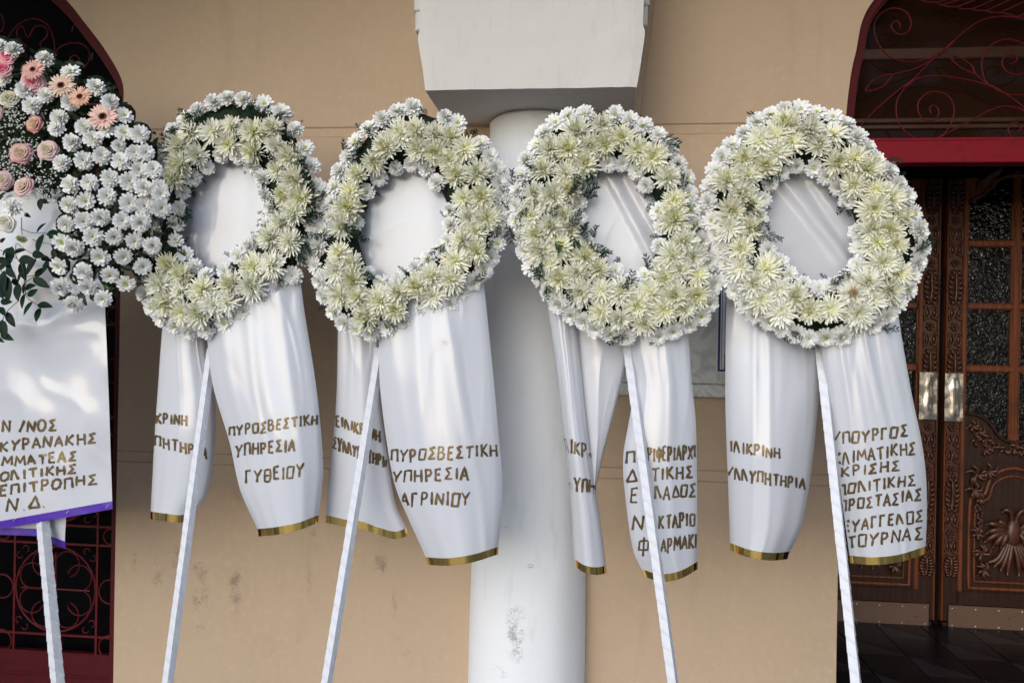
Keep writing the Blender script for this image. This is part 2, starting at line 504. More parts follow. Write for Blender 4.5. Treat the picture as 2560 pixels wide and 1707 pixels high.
# doorway boxes behind the wall (side walls and soffit of both recesses)
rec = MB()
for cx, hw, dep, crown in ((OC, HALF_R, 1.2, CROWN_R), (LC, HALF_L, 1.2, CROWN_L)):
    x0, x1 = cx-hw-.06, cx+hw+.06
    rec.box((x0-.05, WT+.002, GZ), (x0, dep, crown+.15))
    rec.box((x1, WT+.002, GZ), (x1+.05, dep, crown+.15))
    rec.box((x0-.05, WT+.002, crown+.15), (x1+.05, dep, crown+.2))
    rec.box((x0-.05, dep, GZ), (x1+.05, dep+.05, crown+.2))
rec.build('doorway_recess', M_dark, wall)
porch = thing('added_porch_roof', (0, -1.5, 4.2), 'unseen plaster porch ceiling with piers, added to cut sky light on the church wall', 'porch')  # out-of-view porch, added to limit sky light and darken reflections
mb = MB(); mb.box((-6, -2.0, 4.2), (7, -.006, 4.4)); mb.build('ceiling', M_porch, porch)
mb = MB(); vs = []; fs = []
na_ = 40
for yq in (-2.0, -1.75):
    for i in range(na_+1):
        t_ = math.pi*i/na_
        vs += [(.03-3.83*math.cos(t_), yq, 2.3+1.7*math.sin(t_)), (.03-3.83*math.cos(t_), yq, 4.199)]
h_ = 2*(na_+1)
for i in range(na_):
    fs += [(2*i, 2*i+2, 2*i+3, 2*i+1), (h_+2*i, h_+2*i+1, h_+2*i+3, h_+2*i+2), (2*i, h_+2*i, h_+2*i+2, 2*i+2)]
mb.add(vs, fs); mb.build('arcade_arch', M_porch, porch)
for xa_, xb_ in ((3.861, 4.9), (-4.6, -3.801)):
    mb = MB(); mb.box((xa_, -2.0, GZ), (xb_, -1.75, 4.198)); mb.build('pier', M_porch, porch)
# unseen house added to darken glass reflections; its passage lets sky glints through
house = thing('added_town_house', (10, -14, GZ), 'unseen terracotta house across the street, added to darken glass reflections', 'house')
M_terra = mat('terracotta_render', (.22,.10,.05), .85, spec=.2)
M_shut = mat('brown_shutter', (.05,.025,.015), .6)
mb = MB(); mb.box((3.0, -15.5, GZ), (6.2, -14, 3.9)); mb.box((8.95, -15.5, GZ), (17, -14, 3.9)); mb.box((3.0, -15.5, 3.9), (17, -14, 9.0)); mb.build('facade', M_terra, house)
mb = MB(); mb.bbox((2.6, -16, 9.0), (17.4, -13.5, 9.3), .05); mb.build('cornice', M_porch, house)
for i in range(6):
    for j in range(3):
        xx = 3.6+i*2.3; zz = .9+j*2.9
        if j == 0 and 4.9 < xx < 9.1: continue
        zz += .6*(j > 0)
        mb = MB(); mb.bbox((xx-.12, -14, zz-.12), (xx+1.22, -13.93, zz+1.75), .02); wf = mb.build('window_frame', M_column, house)
        mb = MB(); mb.box((xx, -13.93, zz), (xx+1.1, -13.90, zz+1.6)); mb.build('shutter', M_shut, wf)
# raised rib of the arch beside the corbel
rib = MB()
rp = [(1646,-160),(1640,-60),(1634,0),(1625,80),(1612,180),(1603,260),(1597,330),(1594,420)]
pth = spline(rp, 5)
vs = []; fs = []
for (px, py) in pth:
    p = P(px, py, 0)
    for q in range(7):
        a = math.pi*q/6
        vs.append((p.x + .050*math.cos(math.pi-a)-.045, -.026*math.sin(a)**.7 - .003, p.z))
for i in range(len(pth)-1):
    for q in range(6): fs.append((i*7+q, i*7+q+1, i*7+q+8, i*7+q+7))
rib.add(vs, fs)
rib.build('arch_rib', M_wall, wall, smooth=True)

# corbel above the column
CF = -.50
cz = P(1320, 222, CF).z
x0 = P(1062, 225, CF).x; x1 = P(1592, 221, CF).x
za = P(1046, 86, CF).z
xa0, xa1 = P(1044, 86, CF).x, P(1613, 58, CF).x
ztc = 4.4
corbel = thing('corbel', ((x0+x1)/2, -.25, cz), 'large rough white plaster corbel block above the column, between the second and third wreaths', 'corbel')
mb = MB()
rows = [(cz, x0, x1, CF), (cz+.35*(za-cz), x0-.010, x1+.012, CF-.001), (za-.02, xa0, xa1, CF-.002), (za, xa0+.001, xa1-.001, CF-.002), (za+.015, xa0+.007, xa1-.008, CF-.001), (za+.25, xa0+.004, xa1-.006, CF), (ztc, xa0, xa1, CF)]
N_ = 24
vs = []; fs = []
rows2 = []
for i in range(len(rows)-1):
    a, b = rows[i], rows[i+1]
    st = 6 if b[0]-a[0] > .1 else 2
    for q in range(st): rows2.append(tuple(a[e]+(b[e]-a[e])*q/st for e in range(4)))
rows2.append(rows[-1])
Wd = N_+1+2*6
for (z, a, b, yf) in rows2:
    line = []
    for q in range(6): line.append((a + R.uniform(-.0022,.0022), .0 - (0-yf-.008)*q/6.0 if False else (0.0 + (yf+.006)*q/6.0), z))
    for q in range(N_+1):
        x = a + (b-a)*q/N_
        ed = .006 if q in (0, N_) else 0
        line.append((x, yf + ed + .004*noise.noise(Vector((x*9, z*9, 1))), z + (.0035*noise.noise(Vector((x*25, 4, 0))) if z == cz else 0)))
    for q in range(6): line.append((b + R.uniform(-.0022,.0022), (yf+.006)*(5-q)/6.0, z))
    vs += line
nr = len(rows2)
for r in range(nr-1):
    for q in range(Wd-1): fs.append((r*Wd+q, r*Wd+q+1, (r+1)*Wd+q+1, (r+1)*Wd+q))
fs.append(tuple(range(Wd))[::-1])
mb.add(vs, fs)
mb.build('corbel_block', M_corbel, corbel)
mb = MB()
mx0, mx1 = P(1040, 0, -.40).x, P(1620, 0, -.40).x
mz = P(1040, 80, -.40).z+.1
for (e, zlo, zhi) in ((.0, mz-.1, mz-.02), (.012, mz-.02, mz+.04), (.0, mz+.04, mz+.16), (.018, mz+.16, mz+.24), (.004, mz+.24, 4.4)):
    mb.bbox((mx0-e*.5, -.41-e*.5, zlo), (mx1+e*.5, -.004, zhi), .006)
mb.build('side_moulding', M_corbel, corbel)

# column
CC_Y = -.03
rt = .205
colx = P(1311, 1500, -.2).x
rb = (P(1459, 1500, -.08).x - P(1165, 1500, -.08).x)/2
column = thing('column', (colx, CC_Y, 0), 'smooth white plaster column under the corbel, behind the second and third wreaths', 'column')
mb = MB()
SEG = 64
prof = [(GZ, rb+.06), (-.24, rb+.06), (-.22, rb+.02), (-.20, rb)]
zz = -.15
while zz < cz-.12:
    t = zz/cz; prof.append((zz, rb + (rt-rb)*max(0, t)**1.5)); zz += .08
prof += [(cz-.10, rt+.001), (cz-.05, rt+.002), (cz-.02, rt+.003), (cz-.008, rt-.004), (cz-.0005, rt-.016)]
vs = []; fs = []
for (z, r) in prof:
    for q in range(SEG):
        a = 2*math.pi*q/SEG
        rr = r + .0035*noise.noise(Vector((math.cos(a)*2, math.sin(a)*2, z*1.7)))
        vs.append((colx + rr*math.cos(a), CC_Y + rr*math.sin(a), z))
for i in range(len(prof)-1):
    for q in range(SEG):
        q2 = (q+1) % SEG
        fs.append((i*SEG+q, i*SEG+q2, (i+1)*SEG+q2, (i+1)*SEG+q))
mb.add(vs, fs)
mb.build('shaft', M_column, column, smooth=True)

# marble plaque
pq = thing('marble_plaque', P(1720, 990, -.02), 'grey veined marble plaque with bottom ledge between the third and fourth wreaths', 'plaque')
a = P(1546, 640, -.02); b = P(1885, 960, -.02)
zb = P(1770, 961, -.02).z; zb2 = P(1770, 992, -.02).z
mb = MB(); mb.bbox((a.x, -.026, zb+.002), (b.x, -.004, a.z), .003); mb.build('slab', M_marble, pq)
mb = MB(); mb.bbox((a.x-.004, -.036, zb2), (b.x+.004, -.004, zb), .004); mb.build('ledge', M_marble, pq)
# poster with navy border
ps = thing('framed_notice', P(1830, 932, -.028), 'white paper notice with a navy double border taped on the marble plaque', 'notice')
pa = P(1790, 932, -.028); pb = P(1905, 700, -.028)
def sheet_box(mb, x0, z0, x1, z1, y, t=.0015): mb.box((x0, y, z0), (x1, y+t, z1))
mb = MB(); sheet_box(mb, pa.x, pa.z, pb.x, pb.z, -.0285); mb.build('paper', M_paper, ps)
k = 3.5/1991
mb = MB()
def border(mb, o, w, y):
    X0, Z0, X1, Z1 = pa.x+o*k, pa.z+o*k, pb.x-o*k, pb.z-o*k; w *= k
    sheet_box(mb, X0, Z0, X0+w, Z1, y, .0005); sheet_box(mb, X1-w, Z0, X1, Z1, y, .0005)
    sheet_box(mb, X0+w, Z0, X1-w, Z0+w, y, .0005); sheet_box(mb, X0+w, Z1-w, X1-w, Z1, y, .0005)
border(mb, 3.5, 5.5, -.0292); border(mb, 12, 1.2, -.0292); border(mb, 20, 1.5, -.0292)
sheet_box(mb, P(1810, 925, -.028).x, P(1810, 925, -.028).z, P(1850, 925, -.028).x, P(1810, 885, -.028).z, -.0292, .0005)
mb.build('printed_border', M_navy, ps)

# ------------------------------------------------------------------ right fanlight
FY = .06
bz0, bz1 = P(2350, 411, FY).z, P(2350, 356, FY).z
fan = thing('iron_fanlight', (OC, FY, bz0), 'dark red wrought iron fanlight with scrolls over the carved wooden door at right', 'fanlight')
mb = MB(); mb.bbox((OPEN_R_L+.004, FY-.035, bz0), (OC+HALF_R-.004, FY+.05, bz1), .003); mb.build('transom_beam', M_red, fan)
mb = MB(); mb.bbox((OPEN_R_L+.004, FY-.028, bz1+.001), (OC+HALF_R-.004, FY+.02, bz1+.014), .002); mb.build('transom_bead', M_red, fan)
def arch_frame(mb, cx, half, fn, z0, crown, w, ya, yb, gap=.003):
    ins = []; out = []
    n = 70
    zsq = [z0 + (crown-z0)*(1-(1-i/n)**2) for i in range(n+1)]
    for s in (-1, 1):
        o = []; 
        for z in zsq:
            o.append(Vector((cx + s*(max(0, fn(min(z, crown-.0005)))-gap), 0, z-gap*.5)))
        inn = []
        for i, p in enumerate(o):
            d = o[min(i+1, n)] - o[max(i-1, 0)]; d.normalize()
            nrm = Vector((-d.z, 0, d.x)) * (1 if s > 0 else -1)
            q = p + nrm*w
            if (q.x-cx)*s < 0: q.x = cx
            inn.append(q)
        vs = []
        for a, b in zip(o, inn): vs += [(a.x, ya, a.z), (b.x, ya, b.z), (b.x, yb, b.z), (a.x, yb, a.z)]
        fs = []
        for i in range(n):
            for q in range(4):
                fs.append((i*4+q, i*4+(q+1) % 4, (i+1)*4+(q+1) % 4, (i+1)*4+q))
        mb.add(vs, fs)
mb = MB(); arch_frame(mb, OC, HALF_R, oR, bz1+.015, CROWN_R, .03, FY-.04, FY+.05); mb.build('arched_frame', M_redshade, fan)
mb = MB(); arch_frame(mb, OC, HALF_R, oR, bz1+.016, CROWN_R, .045, FY-.018, FY+.018, .0); mb.build('inner_bead', M_red2, fan)
def iron(pts, conv, y, parent, name='scroll', r=.0034, mirror=None, smoothn=6, material=None):
    w = [P(*conv(x, yy), y) for x, yy in pts]
    w = [Vector(q) for q in spline([tuple(q) for q in w], smoothn)] if smoothn > 1 else w
    mb = MB(); mb.tube(w, r, 5, flat=1.7); mb.build(name, material or M_red2, parent, smooth=True)
    if mirror is not None:
        mb = MB(); mb.tube([Vector((2*mirror-q.x, q.y, q.z)) for q in w], r, 5, flat=1.7); mb.build(name, material or M_red2, parent, smooth=True)
scr = [
 [(1080,505),(960,555),(800,582),(640,545),(530,450),(470,320),(470,230),(510,150),(600,90),(690,85),(780,130),(812,220),(790,290),(730,325),(670,310),(630,260),(640,215),(680,200),(710,230),(705,262)],
 [(305,1210),(500,1010),(700,840),(830,740),(960,610),(1080,500),(1200,400),(1330,280),(1480,190),(1650,157),(1800,170),(1900,200),(2050,290)],
 [(830,750),(960,715),(1100,712),(1300,740),(1540,800),(1680,870),(1820,970),(1900,1040),(2000,1140)],
 [(1080,508),(960,590),(820,655),(640,697),(560,705),(450,760),(390,840),(400,852),(480,840),(570,790),(620,730),(640,700)],
 [(1540,800),(1470,745),(1410,690),(1380,620),(1300,560),(1220,525),(1183,530),(1210,580),(1300,650),(1410,692)],
 [(1540,800),(1490,720),(1470,600),(1500,500),(1580,410),(1700,370),(1800,385),(1880,430),(1950,540),(1950,630),(1870,685),(1780,700),(1700,670),(1662,600),(1680,540),(1730,512),(1790,530),(1795,575),(1735,597)],
 [(1560,810),(1650,860),(1760,890),(1870,885),(1960,860)],
 [(760,815),(690,920),(672,1040),(700,1160),(780,1250),(870,1300),(940,1308)],
 [(1045,1303),(1130,1240),(1190,1140),(1215,1030),(1190,940),(1130,880),(1040,858),(950,880),(885,950),(875,1020),(900,1090),(960,1125),(1030,1120),(1072,1060),(1050,1000),(1010,985),(985,1020),(998,1060)],
 [(1045,1306),(1200,1220),(1400,1110),(1550,1030),(1680,995),(1800,1010),(1867,1040),(1960,1110)],
 [(1800,1318),(1740,1270),(1718,1210),(1740,1160),(1790,1148),(1835,1180),(1830,1215),(1790,1228)],
 [(700,-60),(890,0),(960,22),(1040,25),(1130,60),(1240,72),(1300,90),(1380,88),(1440,105),(1510,105),(1580,122),(1640,122),(1720,135),(1800,160),(1867,155),(1950,160)],
 [(1040,25),(1160,0),(1500,-90)], [(1115,45),(1270,0),(1600,-110)], [(1240,70),(1420,0),(1700,-120)], [(1380,88),(1590,0),(1800,-110)], [(1510,105),(1735,0),(1900,-90)], [(1640,122),(1867,20),(2000,-50)], [(1800,160),(1867,130),(2000,60)],
]
for s_ in scr: iron(s_, cF, FY, fan, mirror=OC)
for (xa, ya_, xb, yb_) in ((1065,515,1205,395), (745,825,840,745), (1530,795,1600,830), (1040,1306,1120,1262)):
    iron([(xa, ya_), ((xa+xb)/2, (ya_+yb_)/2), (xb, yb_)], cF, FY, fan, 'collar', .007)
# wood-framed glass behind the scrollwork
pane = thing('fanlight_window', (OC, .13, bz1), 'dark brown glazed panel with wooden rails behind the red scrollwork at right', 'window')
gy = .135
mb = MB(); mb.box((OPEN_R_L+.01, gy, bz1+.0), (OC+HALF_R-.01, gy+.01, CROWN_R+.1)); mb.build('glass', M_fanglass, pane)
rz0, rz1 = P(2350, 324, gy).z, P(2350, 296, gy).z
mb = MB()
mb.bbox((OPEN_R_L+.01, gy-.012, rz0), (OC+HALF_R-.01, gy-.001, rz0+.022), .004)
mb.bbox((OPEN_R_L+.01, gy-.020, rz0+.024), (OC+HALF_R-.01, gy-.001, rz1), .006)
mb.bbox((OPEN_R_L+.01, gy-.012, P(2350, 150, gy).z), (OC+HALF_R-.01, gy-.001, P(2350, 120, gy).z), .006)
mb.build('rail', mat('fan_rail_wood', (.045,.018,.008), .3, coat=.3), pane)

# ------------------------------------------------------------------ carved door leaves
DY = DOOR_Y
def dx(cx_): return P(*cD(cx_, 700), DY).x
def dz(cy_): return P(*cD(780, cy_), DY).z
def dzl(cy_): return P(*cDl(1300, cy_), DY).z
door_top = bz0 + .12
leafs = {}
zrows = [(35, 443), (490, 795), (840, 1143), (1190, 1560)]
def carved_unit(mb, x0, x1, z0, z1, kind, y):
    """small high relief: acanthus, rings with studs, or berries"""
    cx, w, h = (x0+x1)/2, (x1-x0), (z1-z0)
    if kind == 'leaf':
        n = 7
        for s in (-1, 1):
            for i in range(n):
                t = i/(n-1)
                zc = z0 + h*(.08+.84*t)
                L_ = w*(.42*math.sin(math.pi*(.15+.75*t))+.12)
                pts = [Vector((cx + s*w*.03, y-.006, zc)), Vector((cx+s*L_*.55, y-.020, zc - h*.055)), Vector((cx+s*L_, y-.012, zc+h*.03)), Vector((cx+s*L_*.8, y-.004, zc+h*.07))]
                mb.tube(spline([tuple(p) for p in pts], 2), [.004,.006,.0075,.008,.0065,.004,.002], 5)
        mb.tube([(cx, y-.004, z0), (cx, y-.02, z0+h*.4), (cx, y-.016, z0+h*.8), (cx, y-.004, z1)], [.004,.008,.006,.003], 6)
    elif kind == 'ring':
        for s in (-1, 1):
            c0 = (cx + s*w*.26, y, (z0+z1)/2)
            mb.tube([(c0[0]+w*.2*math.cos(a), y-.008, c0[2]+h*.42*math.sin(a)) for a in [2*math.pi*i/12 for i in range(12)]], .0045, 5, closed=True)
            mb.blob((c0[0], y-.004, c0[2]), w*.12, .010, h*.26, 7, 4)
            for zz in (z0+h*.06, z1-h*.06): mb.blob((cx+s*w*.42, y-.006, zz), .0085, .011, .0085, 6, 4)
        mb.blob((cx, y-.006, (z0+z1)/2), .009, .012, h*.3, 6, 4)
    elif kind == 'rosette':
        for i in range(6):
            a = math.pi*i/3
            mb.blob((cx+w*.22*math.cos(a), y-.007, (z0+z1)/2+w*.22*math.sin(a)), w*.13, .012, w*.13, 6, 4)
        mb.blob((cx, y-.012, (z0+z1)/2), w*.12, .014, w*.12, 6, 4)
def carved_column(parent, x0, x1, za_, zb_):
    mb = MB(); mb.box((x0, DY+.002, za_), (x1, DY+.012, zb_)); bp = mb.build('carved_ground', M_carve, parent)
    z = zb_; seq = ['leaf','rosette','ring','ring','rosette','leaf','ring','rosette','ring','leaf']
    i = 0
    while z > za_ + .02:
        kd = seq[i % len(seq)]; h = {'leaf': .20, 'ring': .085, 'rosette': .06}[kd]
        if z-h < za_: h = z-za_
        if h > .03:
            mb = MB(); carved_unit(mb, x0, x1, z-h+.003, z-.003, kd, DY)
            mb.build({'leaf':'carved_leaf','ring':'carved_ring','rosette':'carved_rosette'}[kd], M_carve, parent, smooth=True)
        z -= h; i += 1
def vine_panel(parent, x0, x1, z0, z1, y):
    """carved lower panel: sunken field, arched bolection moulding, vine leaves, grapes and a round boss with spread plumes"""
    mb = MB(); mb.box((x0, y+.012, z0), (x1, y+.03, z1)); mb.build('panel_field', M_woodlow, parent)
    cx, w, h = (x0+x1)/2, x1-x0, z1-z0
    # moulding
    pts = [(x0+.02, z0+.02), (x0+.02, z1-h*.34), (x0+.05, z1-h*.27), (x0+w*.2, z1-h*.24), (cx-w*.22, z1-h*.10), (cx, z1-h*.04), (cx+w*.22, z1-h*.10), (x1-w*.2, z1-h*.24), (x1-.05, z1-h*.27), (x1-.02, z1-h*.34), (x1-.02, z0+.02)]
    sp = spline([(a, y+.004, b) for a, b in pts], 5)
    sp = sp + [(x1-.02-(w-.04)*i/8, y+.004, z0+.02) for i in range(1, 8)]
    mb = MB(); mb.tube(sp, .010, 8, closed=True); mb.build('panel_moulding', M_wood, parent, smooth=True)
    mb = MB(); c0 = Vector((cx, 0, z0+h*.45))
    inner = [(c0.x+(a[0]-c0.x)*.87, y+.006, c0.z+(a[2]-c0.z)*.88) for a in sp]
    mb.tube(inner, .006, 6, closed=True); mb.build('inner_moulding', M_wood, parent, smooth=True)
    rr = random.Random(int(x0*100))
    # boss with plumes
    mb = MB()
    for s in (-1, 1):
        for i in range(6):
            a = math.radians(-62 + i*22)
            L_ = w*(.15+.11*math.cos(a*1.1))*rr.uniform(.85,1.1)
            p0 = Vector((cx+s*w*.05, y, z0+h*.47))
            d = Vector((s*math.cos(a), 0, math.sin(a)))
            pp = [p0, p0+d*L_*.4+Vector((0,-.012,.01)), p0+d*L_*.8+Vector((0,-.014,.0)), p0+d*L_+Vector((0,0,-.02))]
            mb.tube(spline([tuple(q) for q in pp], 2), [.008,.013,.016,.016,.015,.012,.005], 6, flat=.7)
        for i in range(4):
            pp = [(cx+s*.01*i, y, z0+h*.40), (cx+s*(.02+.02*i), y-.012, z0+h*.27), (cx+s*(.03+.035*i), y-.008, z0+h*(.14+.03*i))]
            mb.tube(spline(pp, 3), [.010,.013,.014,.014,.013,.010,.005], 6, flat=.7)
        mb.tube(spline([(cx+s*.01, y, z0+h*.55), (cx+s*.02, y-.014, z0+h*.62), (cx+s*.045, y-.014, z0+h*.645), (cx+s*.066, y-.008, z0+h*.62)], 3), [.012,.012,.012,.011,.011,.012,.012,.009,.006,.003], 6)
    mb.blob((cx, y, z0+h*.46), w*.09, .022, h*.11, 10, 6)
    mb.build('carved_emblem', M_carve, parent, smooth=True)
    # grapes and leaves in the spandrels
    for s in (-1, 1):
        mb = MB()
        gx, gz = cx+s*w*.36, z0+h*.60
        for i in range(22):
            tt = i/22
            mb.blob((gx+rr.uniform(-1,1)*.026*(1-tt*.7), y-.002-rr.random()*.008, gz+.05-tt*.13), .0085, .009, .0085, 6, 4)
        mb.build('carved_grapes', M_carve, parent, smooth=True)
        for kx, kz, sc in ((.40,.90,.06), (.27,.93,.05), (.42,.78,.05), (.36,.72,.035), (.33,.30,.05), (.30,.17,.045), (.38,.45,.04)):
            mb = MB()
            for i in range(6):
                a = 2*math.pi*i/6 + rr.random()
                bx, bz = cx+s*w*kx, z0+h*kz
                pp = [(bx, y-.006, bz), (bx+sc*.6*math.cos(a), y-.016, bz+sc*.6*math.sin(a)), (bx+sc*math.cos(a+.5), y-.006, bz+sc*math.sin(a+.5))]
                mb.tube(spline(pp, 2), [.006,.009,.010,.007,.003], 5)
            mb.build('carved_leaf', M_carve, parent, smooth=True)

def door_leaf(s, label, plate_px, GAPC):
    """s=+1 right leaf (mirror of the left)"""
    D = thing('carved_door_leaf', (GAPC + s*.4, DY, 0), label, 'door')
    def X(c): return GAPC + s*(dx(c) - dx(650))
    g0 = X(668)
    hw = LEAF_W - .002
    outer = GAPC + s*hw
    ztop_ = door_top; zkick = dzl(1125); zkb = dzl(1258); zbot = .03
    carve_lo, carve_hi = dzl(975), dz(35)
    # stiles
    mb = MB(); mb.bbox((g0, DY-.012, zbot), (X(679), DY+.04, ztop_), .004); mb.build('meeting_stile', M_wood, D)
    carved_column(D, X(680), X(757), carve_lo, ztop_)
    mb = MB(); mb.box((X(679.5), DY-.002, zbot), (X(757), DY+.04, carve_lo-.002)); mb.build('lower_stile_block', M_woodlow, D)
    mb = MB(); mb.bbox((X(758), DY-.010, zbot), (X(785), DY+.04, ztop_), .005); mb.build('stile', M_wood, D)
    mb = MB(); mb.bbox((X(1340), DY-.010, zbot), (outer, DY+.04, ztop_), .005); mb.build('stile', M_wood, D)
    xa, xb = X(785), X(1340); xm0, xm1 = X(1040), X(1084)
    # rails
    for (c0_, c1_) in ((443,490), (795,840), (1143,1190)):
        mb = MB(); mb.bbox((xa, DY-.004, dz(c1_-3)), (xb, DY+.035, dz(c0_+3)), .008); mb.build('rail', M_wood, D)
    mb = MB(); mb.bbox((xm0, DY-.007, dz(1572)), (xm1, DY+.033, dz(60)), .008); mb.build('muntin', M_wood, D)
    # arched head with carving
    mb = MB()
    zt = dz(35)
    cpts = [(785,240),(850,210),(905,165),(950,120),(1010,98),(1062,92),(1120,98),(1175,120),(1225,165),(1275,210),(1340,240)]
    sp = spline([(X(a), dz(b)) for a, b in cpts], 4)
    vs = []
    for (a, b) in sp: vs += [(a, DY-.002, b), (a, DY-.002, ztop_), (a, DY+.03, b)]
    fs = []
    for i in range(len(sp)-1): fs += [(3*i, 3*i+3, 3*i+4, 3*i+1), (3*i, 3*i+2, 3*i+5, 3*i+3)]
    mb.add(vs, fs); mb.build('arched_head', M_wood, D)
    mb = MB(); mb.tube([(a, DY-.006, b+.006) for a, b in sp], .009, 6); mb.build('head_moulding', M_wood, D, smooth=True)
    for q in (0, 1):
        mb = MB()
        for i in range(6):
            a0 = (830+i*22, 165-i*14) if q == 0 else (1295-i*22, 165-i*14)
            pp = [(X(a0[0]), DY-.004, dz(a0[1])), (X(a0[0]+(12 if q == 0 else -12)), DY-.02, dz(a0[1]-40)), (X(a0[0]+(40 if q == 0 else -40)), DY-.012, dz(a0[1]-62))]
            mb.tube(spline(pp, 3), [.004,.007,.009,.010,.009,.007,.004], 5)
        mb.build('carved_scroll', M_carve, D, smooth=True)
    # panes
    for r_, (c0_, c1_) in enumerate(zrows):
        for (pa_, pb_) in ((xa, xm0), (xm1, xb)):
            lo = dz(c1_+4) if r_ < 3 else dz(1570)
            mb = MB(); mb.box((pa_, DY+.018, lo), (pb_, DY+.022, dz(c0_-4))); mb.build('pane', M_hammer, D)
            # glazing bead
            mb = MB()
            e = .006 if pa_ < pb_ else -.006
            zlo, zhi = (dz(c1_), dz(c0_)) if r_ else (dz(c1_), dz(250))
            mb.box((pa_, DY+.002, zlo), (pa_+e, DY+.017, zhi)); mb.build('glazing_bead', M_wood, D)
            mb = MB(); mb.box((pb_-e, DY+.002, zlo), (pb_, DY+.017, zhi)); mb.build('glazing_bead', M_wood, D)
    # lower arch rail over the carved panel (concave sweep)
    lp = [(785,1410),(830,1413),(880,1430),(930,1470),(970,1525),(1010,1555),(1062,1565),(1115,1555),(1155,1525),(1195,1470),(1245,1430),(1295,1413),(1340,1410)]
    sp = spline([(X(a), dz(b)) for a, b in lp], 4)
    zpan = dzl(330)
    zl_ = dzl(1110)
    mb = MB(); vs = []; fs = []
    for (a, b) in sp: vs += [(a, DY-.002, b), (a, DY-.002, zl_), (a, DY+.03, b)]
    for i in range(len(sp)-1): fs += [(3*i, 3*i+3, 3*i+4, 3*i+1), (3*i, 3*i+2, 3*i+5, 3*i+3)]
    mb.add(vs, fs); mb.build('lower_board', M_woodlow, D)
    mb = MB(); mb.tube([(a, DY-.008, b-.006) for a, b in sp], .010, 6); mb.build('sweep_moulding', M_woodlow, D, smooth=True)
    # carved frieze under the sweep
    rr = random.Random(5)
    for kx, ky in ((830,1490),(865,1520),(905,1560),(850,1570),(945,1600),(900,1620),(1010,1620),(1062,1610),(1110,1620),(1180,1600),(1220,1560),(1260,1520),(1295,1490)):
        mb = MB()
        for i in range(5):
            a = 2*math.pi*i/5 + rr.random()*2; sc = .035
            bx, bz = X(kx), dz(ky)
            pp = [(bx, DY-.008, bz), (bx+sc*.6*math.cos(a), DY-.018, bz+sc*.6*math.sin(a)), (bx+sc*math.cos(a+.7), DY-.008, bz+sc*math.sin(a+.7))]
            mb.tube(spline(pp, 2), [.005,.008,.009,.006,.003], 5)
        mb.build('carved_leaf', M_carve, D, smooth=True)
    vx = sorted((X(795), X(1330)))
    vine_panel(D, vx[0], vx[1], dzl(1050), dzl(335), DY-.016)
    # bottom rail, kick plate
    mb = MB(); a_, b_ = sorted((X(757.5), outer)); mb.box((a_, DY-.013, zkick), (b_, DY-.003, dzl(1052))); mb.build('bottom_rail', M_woodlow, D)
    a_, b_ = sorted((X(705), outer))
    mb = MB(); mb.bbox((a_, DY-.024, zkb), (b_, DY-.014, zkick-.003), .002); kp = mb.build('kick_plate', M_kick, D)
    mb = MB()
    for i in range(7):
        for zz in (zkb+.02, zkick-.02):
            xx = a_+.02+(b_-a_-.04)*i/6
            mb.blob((xx, DY-.0245, zz), .005, .002, .005, 6, 4)
    mb.build('nail', M_staple, D, kind='stuff')
    mb = MB(); a_, b_ = sorted((X(680), outer)); mb.box((a_, DY+.0, 0.02), (b_, DY+.04, zkb)); mb.build('sill_board', M_woodlow, D)
    # push plate
    a0, b0 = sorted((P(*cD(plate_px[0], 1300), DY-.03).x, P(*cD(plate_px[2], 1300), DY-.03).x))
    if GAPC > GAP_X+.1: a0, b0 = sorted((X(676), X(778)))
    z1_, z0_ = P(*cD(plate_px[0], plate_px[1]), DY-.03).z, P(*cD(plate_px[0], plate_px[3]), DY-.03).z
    mb = MB(); vs = []; fs = []; nx_, nz_ = 10, 16
    for j in range(nz_+1):
        for i in range(nx_+1):
            u, v = i/nx_, j/nz_
            bulge = .006*math.exp(-((u-.5)/.16)**2)*min(1, 4*v*(1-v)*1.5) + .003*noise.noise(Vector((u*3+s, v*5, 2)))
            vs.append((a0+(b0-a0)*u, DY-.032-bulge, z0_+(z1_-z0_)*v))
    for j in range(nz_):
        for i in range(nx_): fs.append((j*(nx_+1)+i, j*(nx_+1)+i+1, (j+1)*(nx_+1)+i+1, (j+1)*(nx_+1)+i))
    mb.add(vs, fs); mb.build('push_plate', M_plate, D, smooth=True)
    return D
door_leaf(-1, 'carved wooden door leaf mostly hidden behind the far right wreath and its ribbon', (533,1187,633,1450), GAP_X)
door_leaf(1, 'carved wooden door leaf with fully visible hammered glass panes at the right edge', (676,1193,778,1460), GAP_X)
mb = MB(); mb.box((GAP_X-.012, DY+.02, 0), (GAP_X+.012, DY+.03, door_top));  # black strip stands in for the shade inside the gap
prop(mb.build('door_gap_shade', M_dark), 'narrow black strip for the shaded gap between the two carved door leaves', 'door gap')
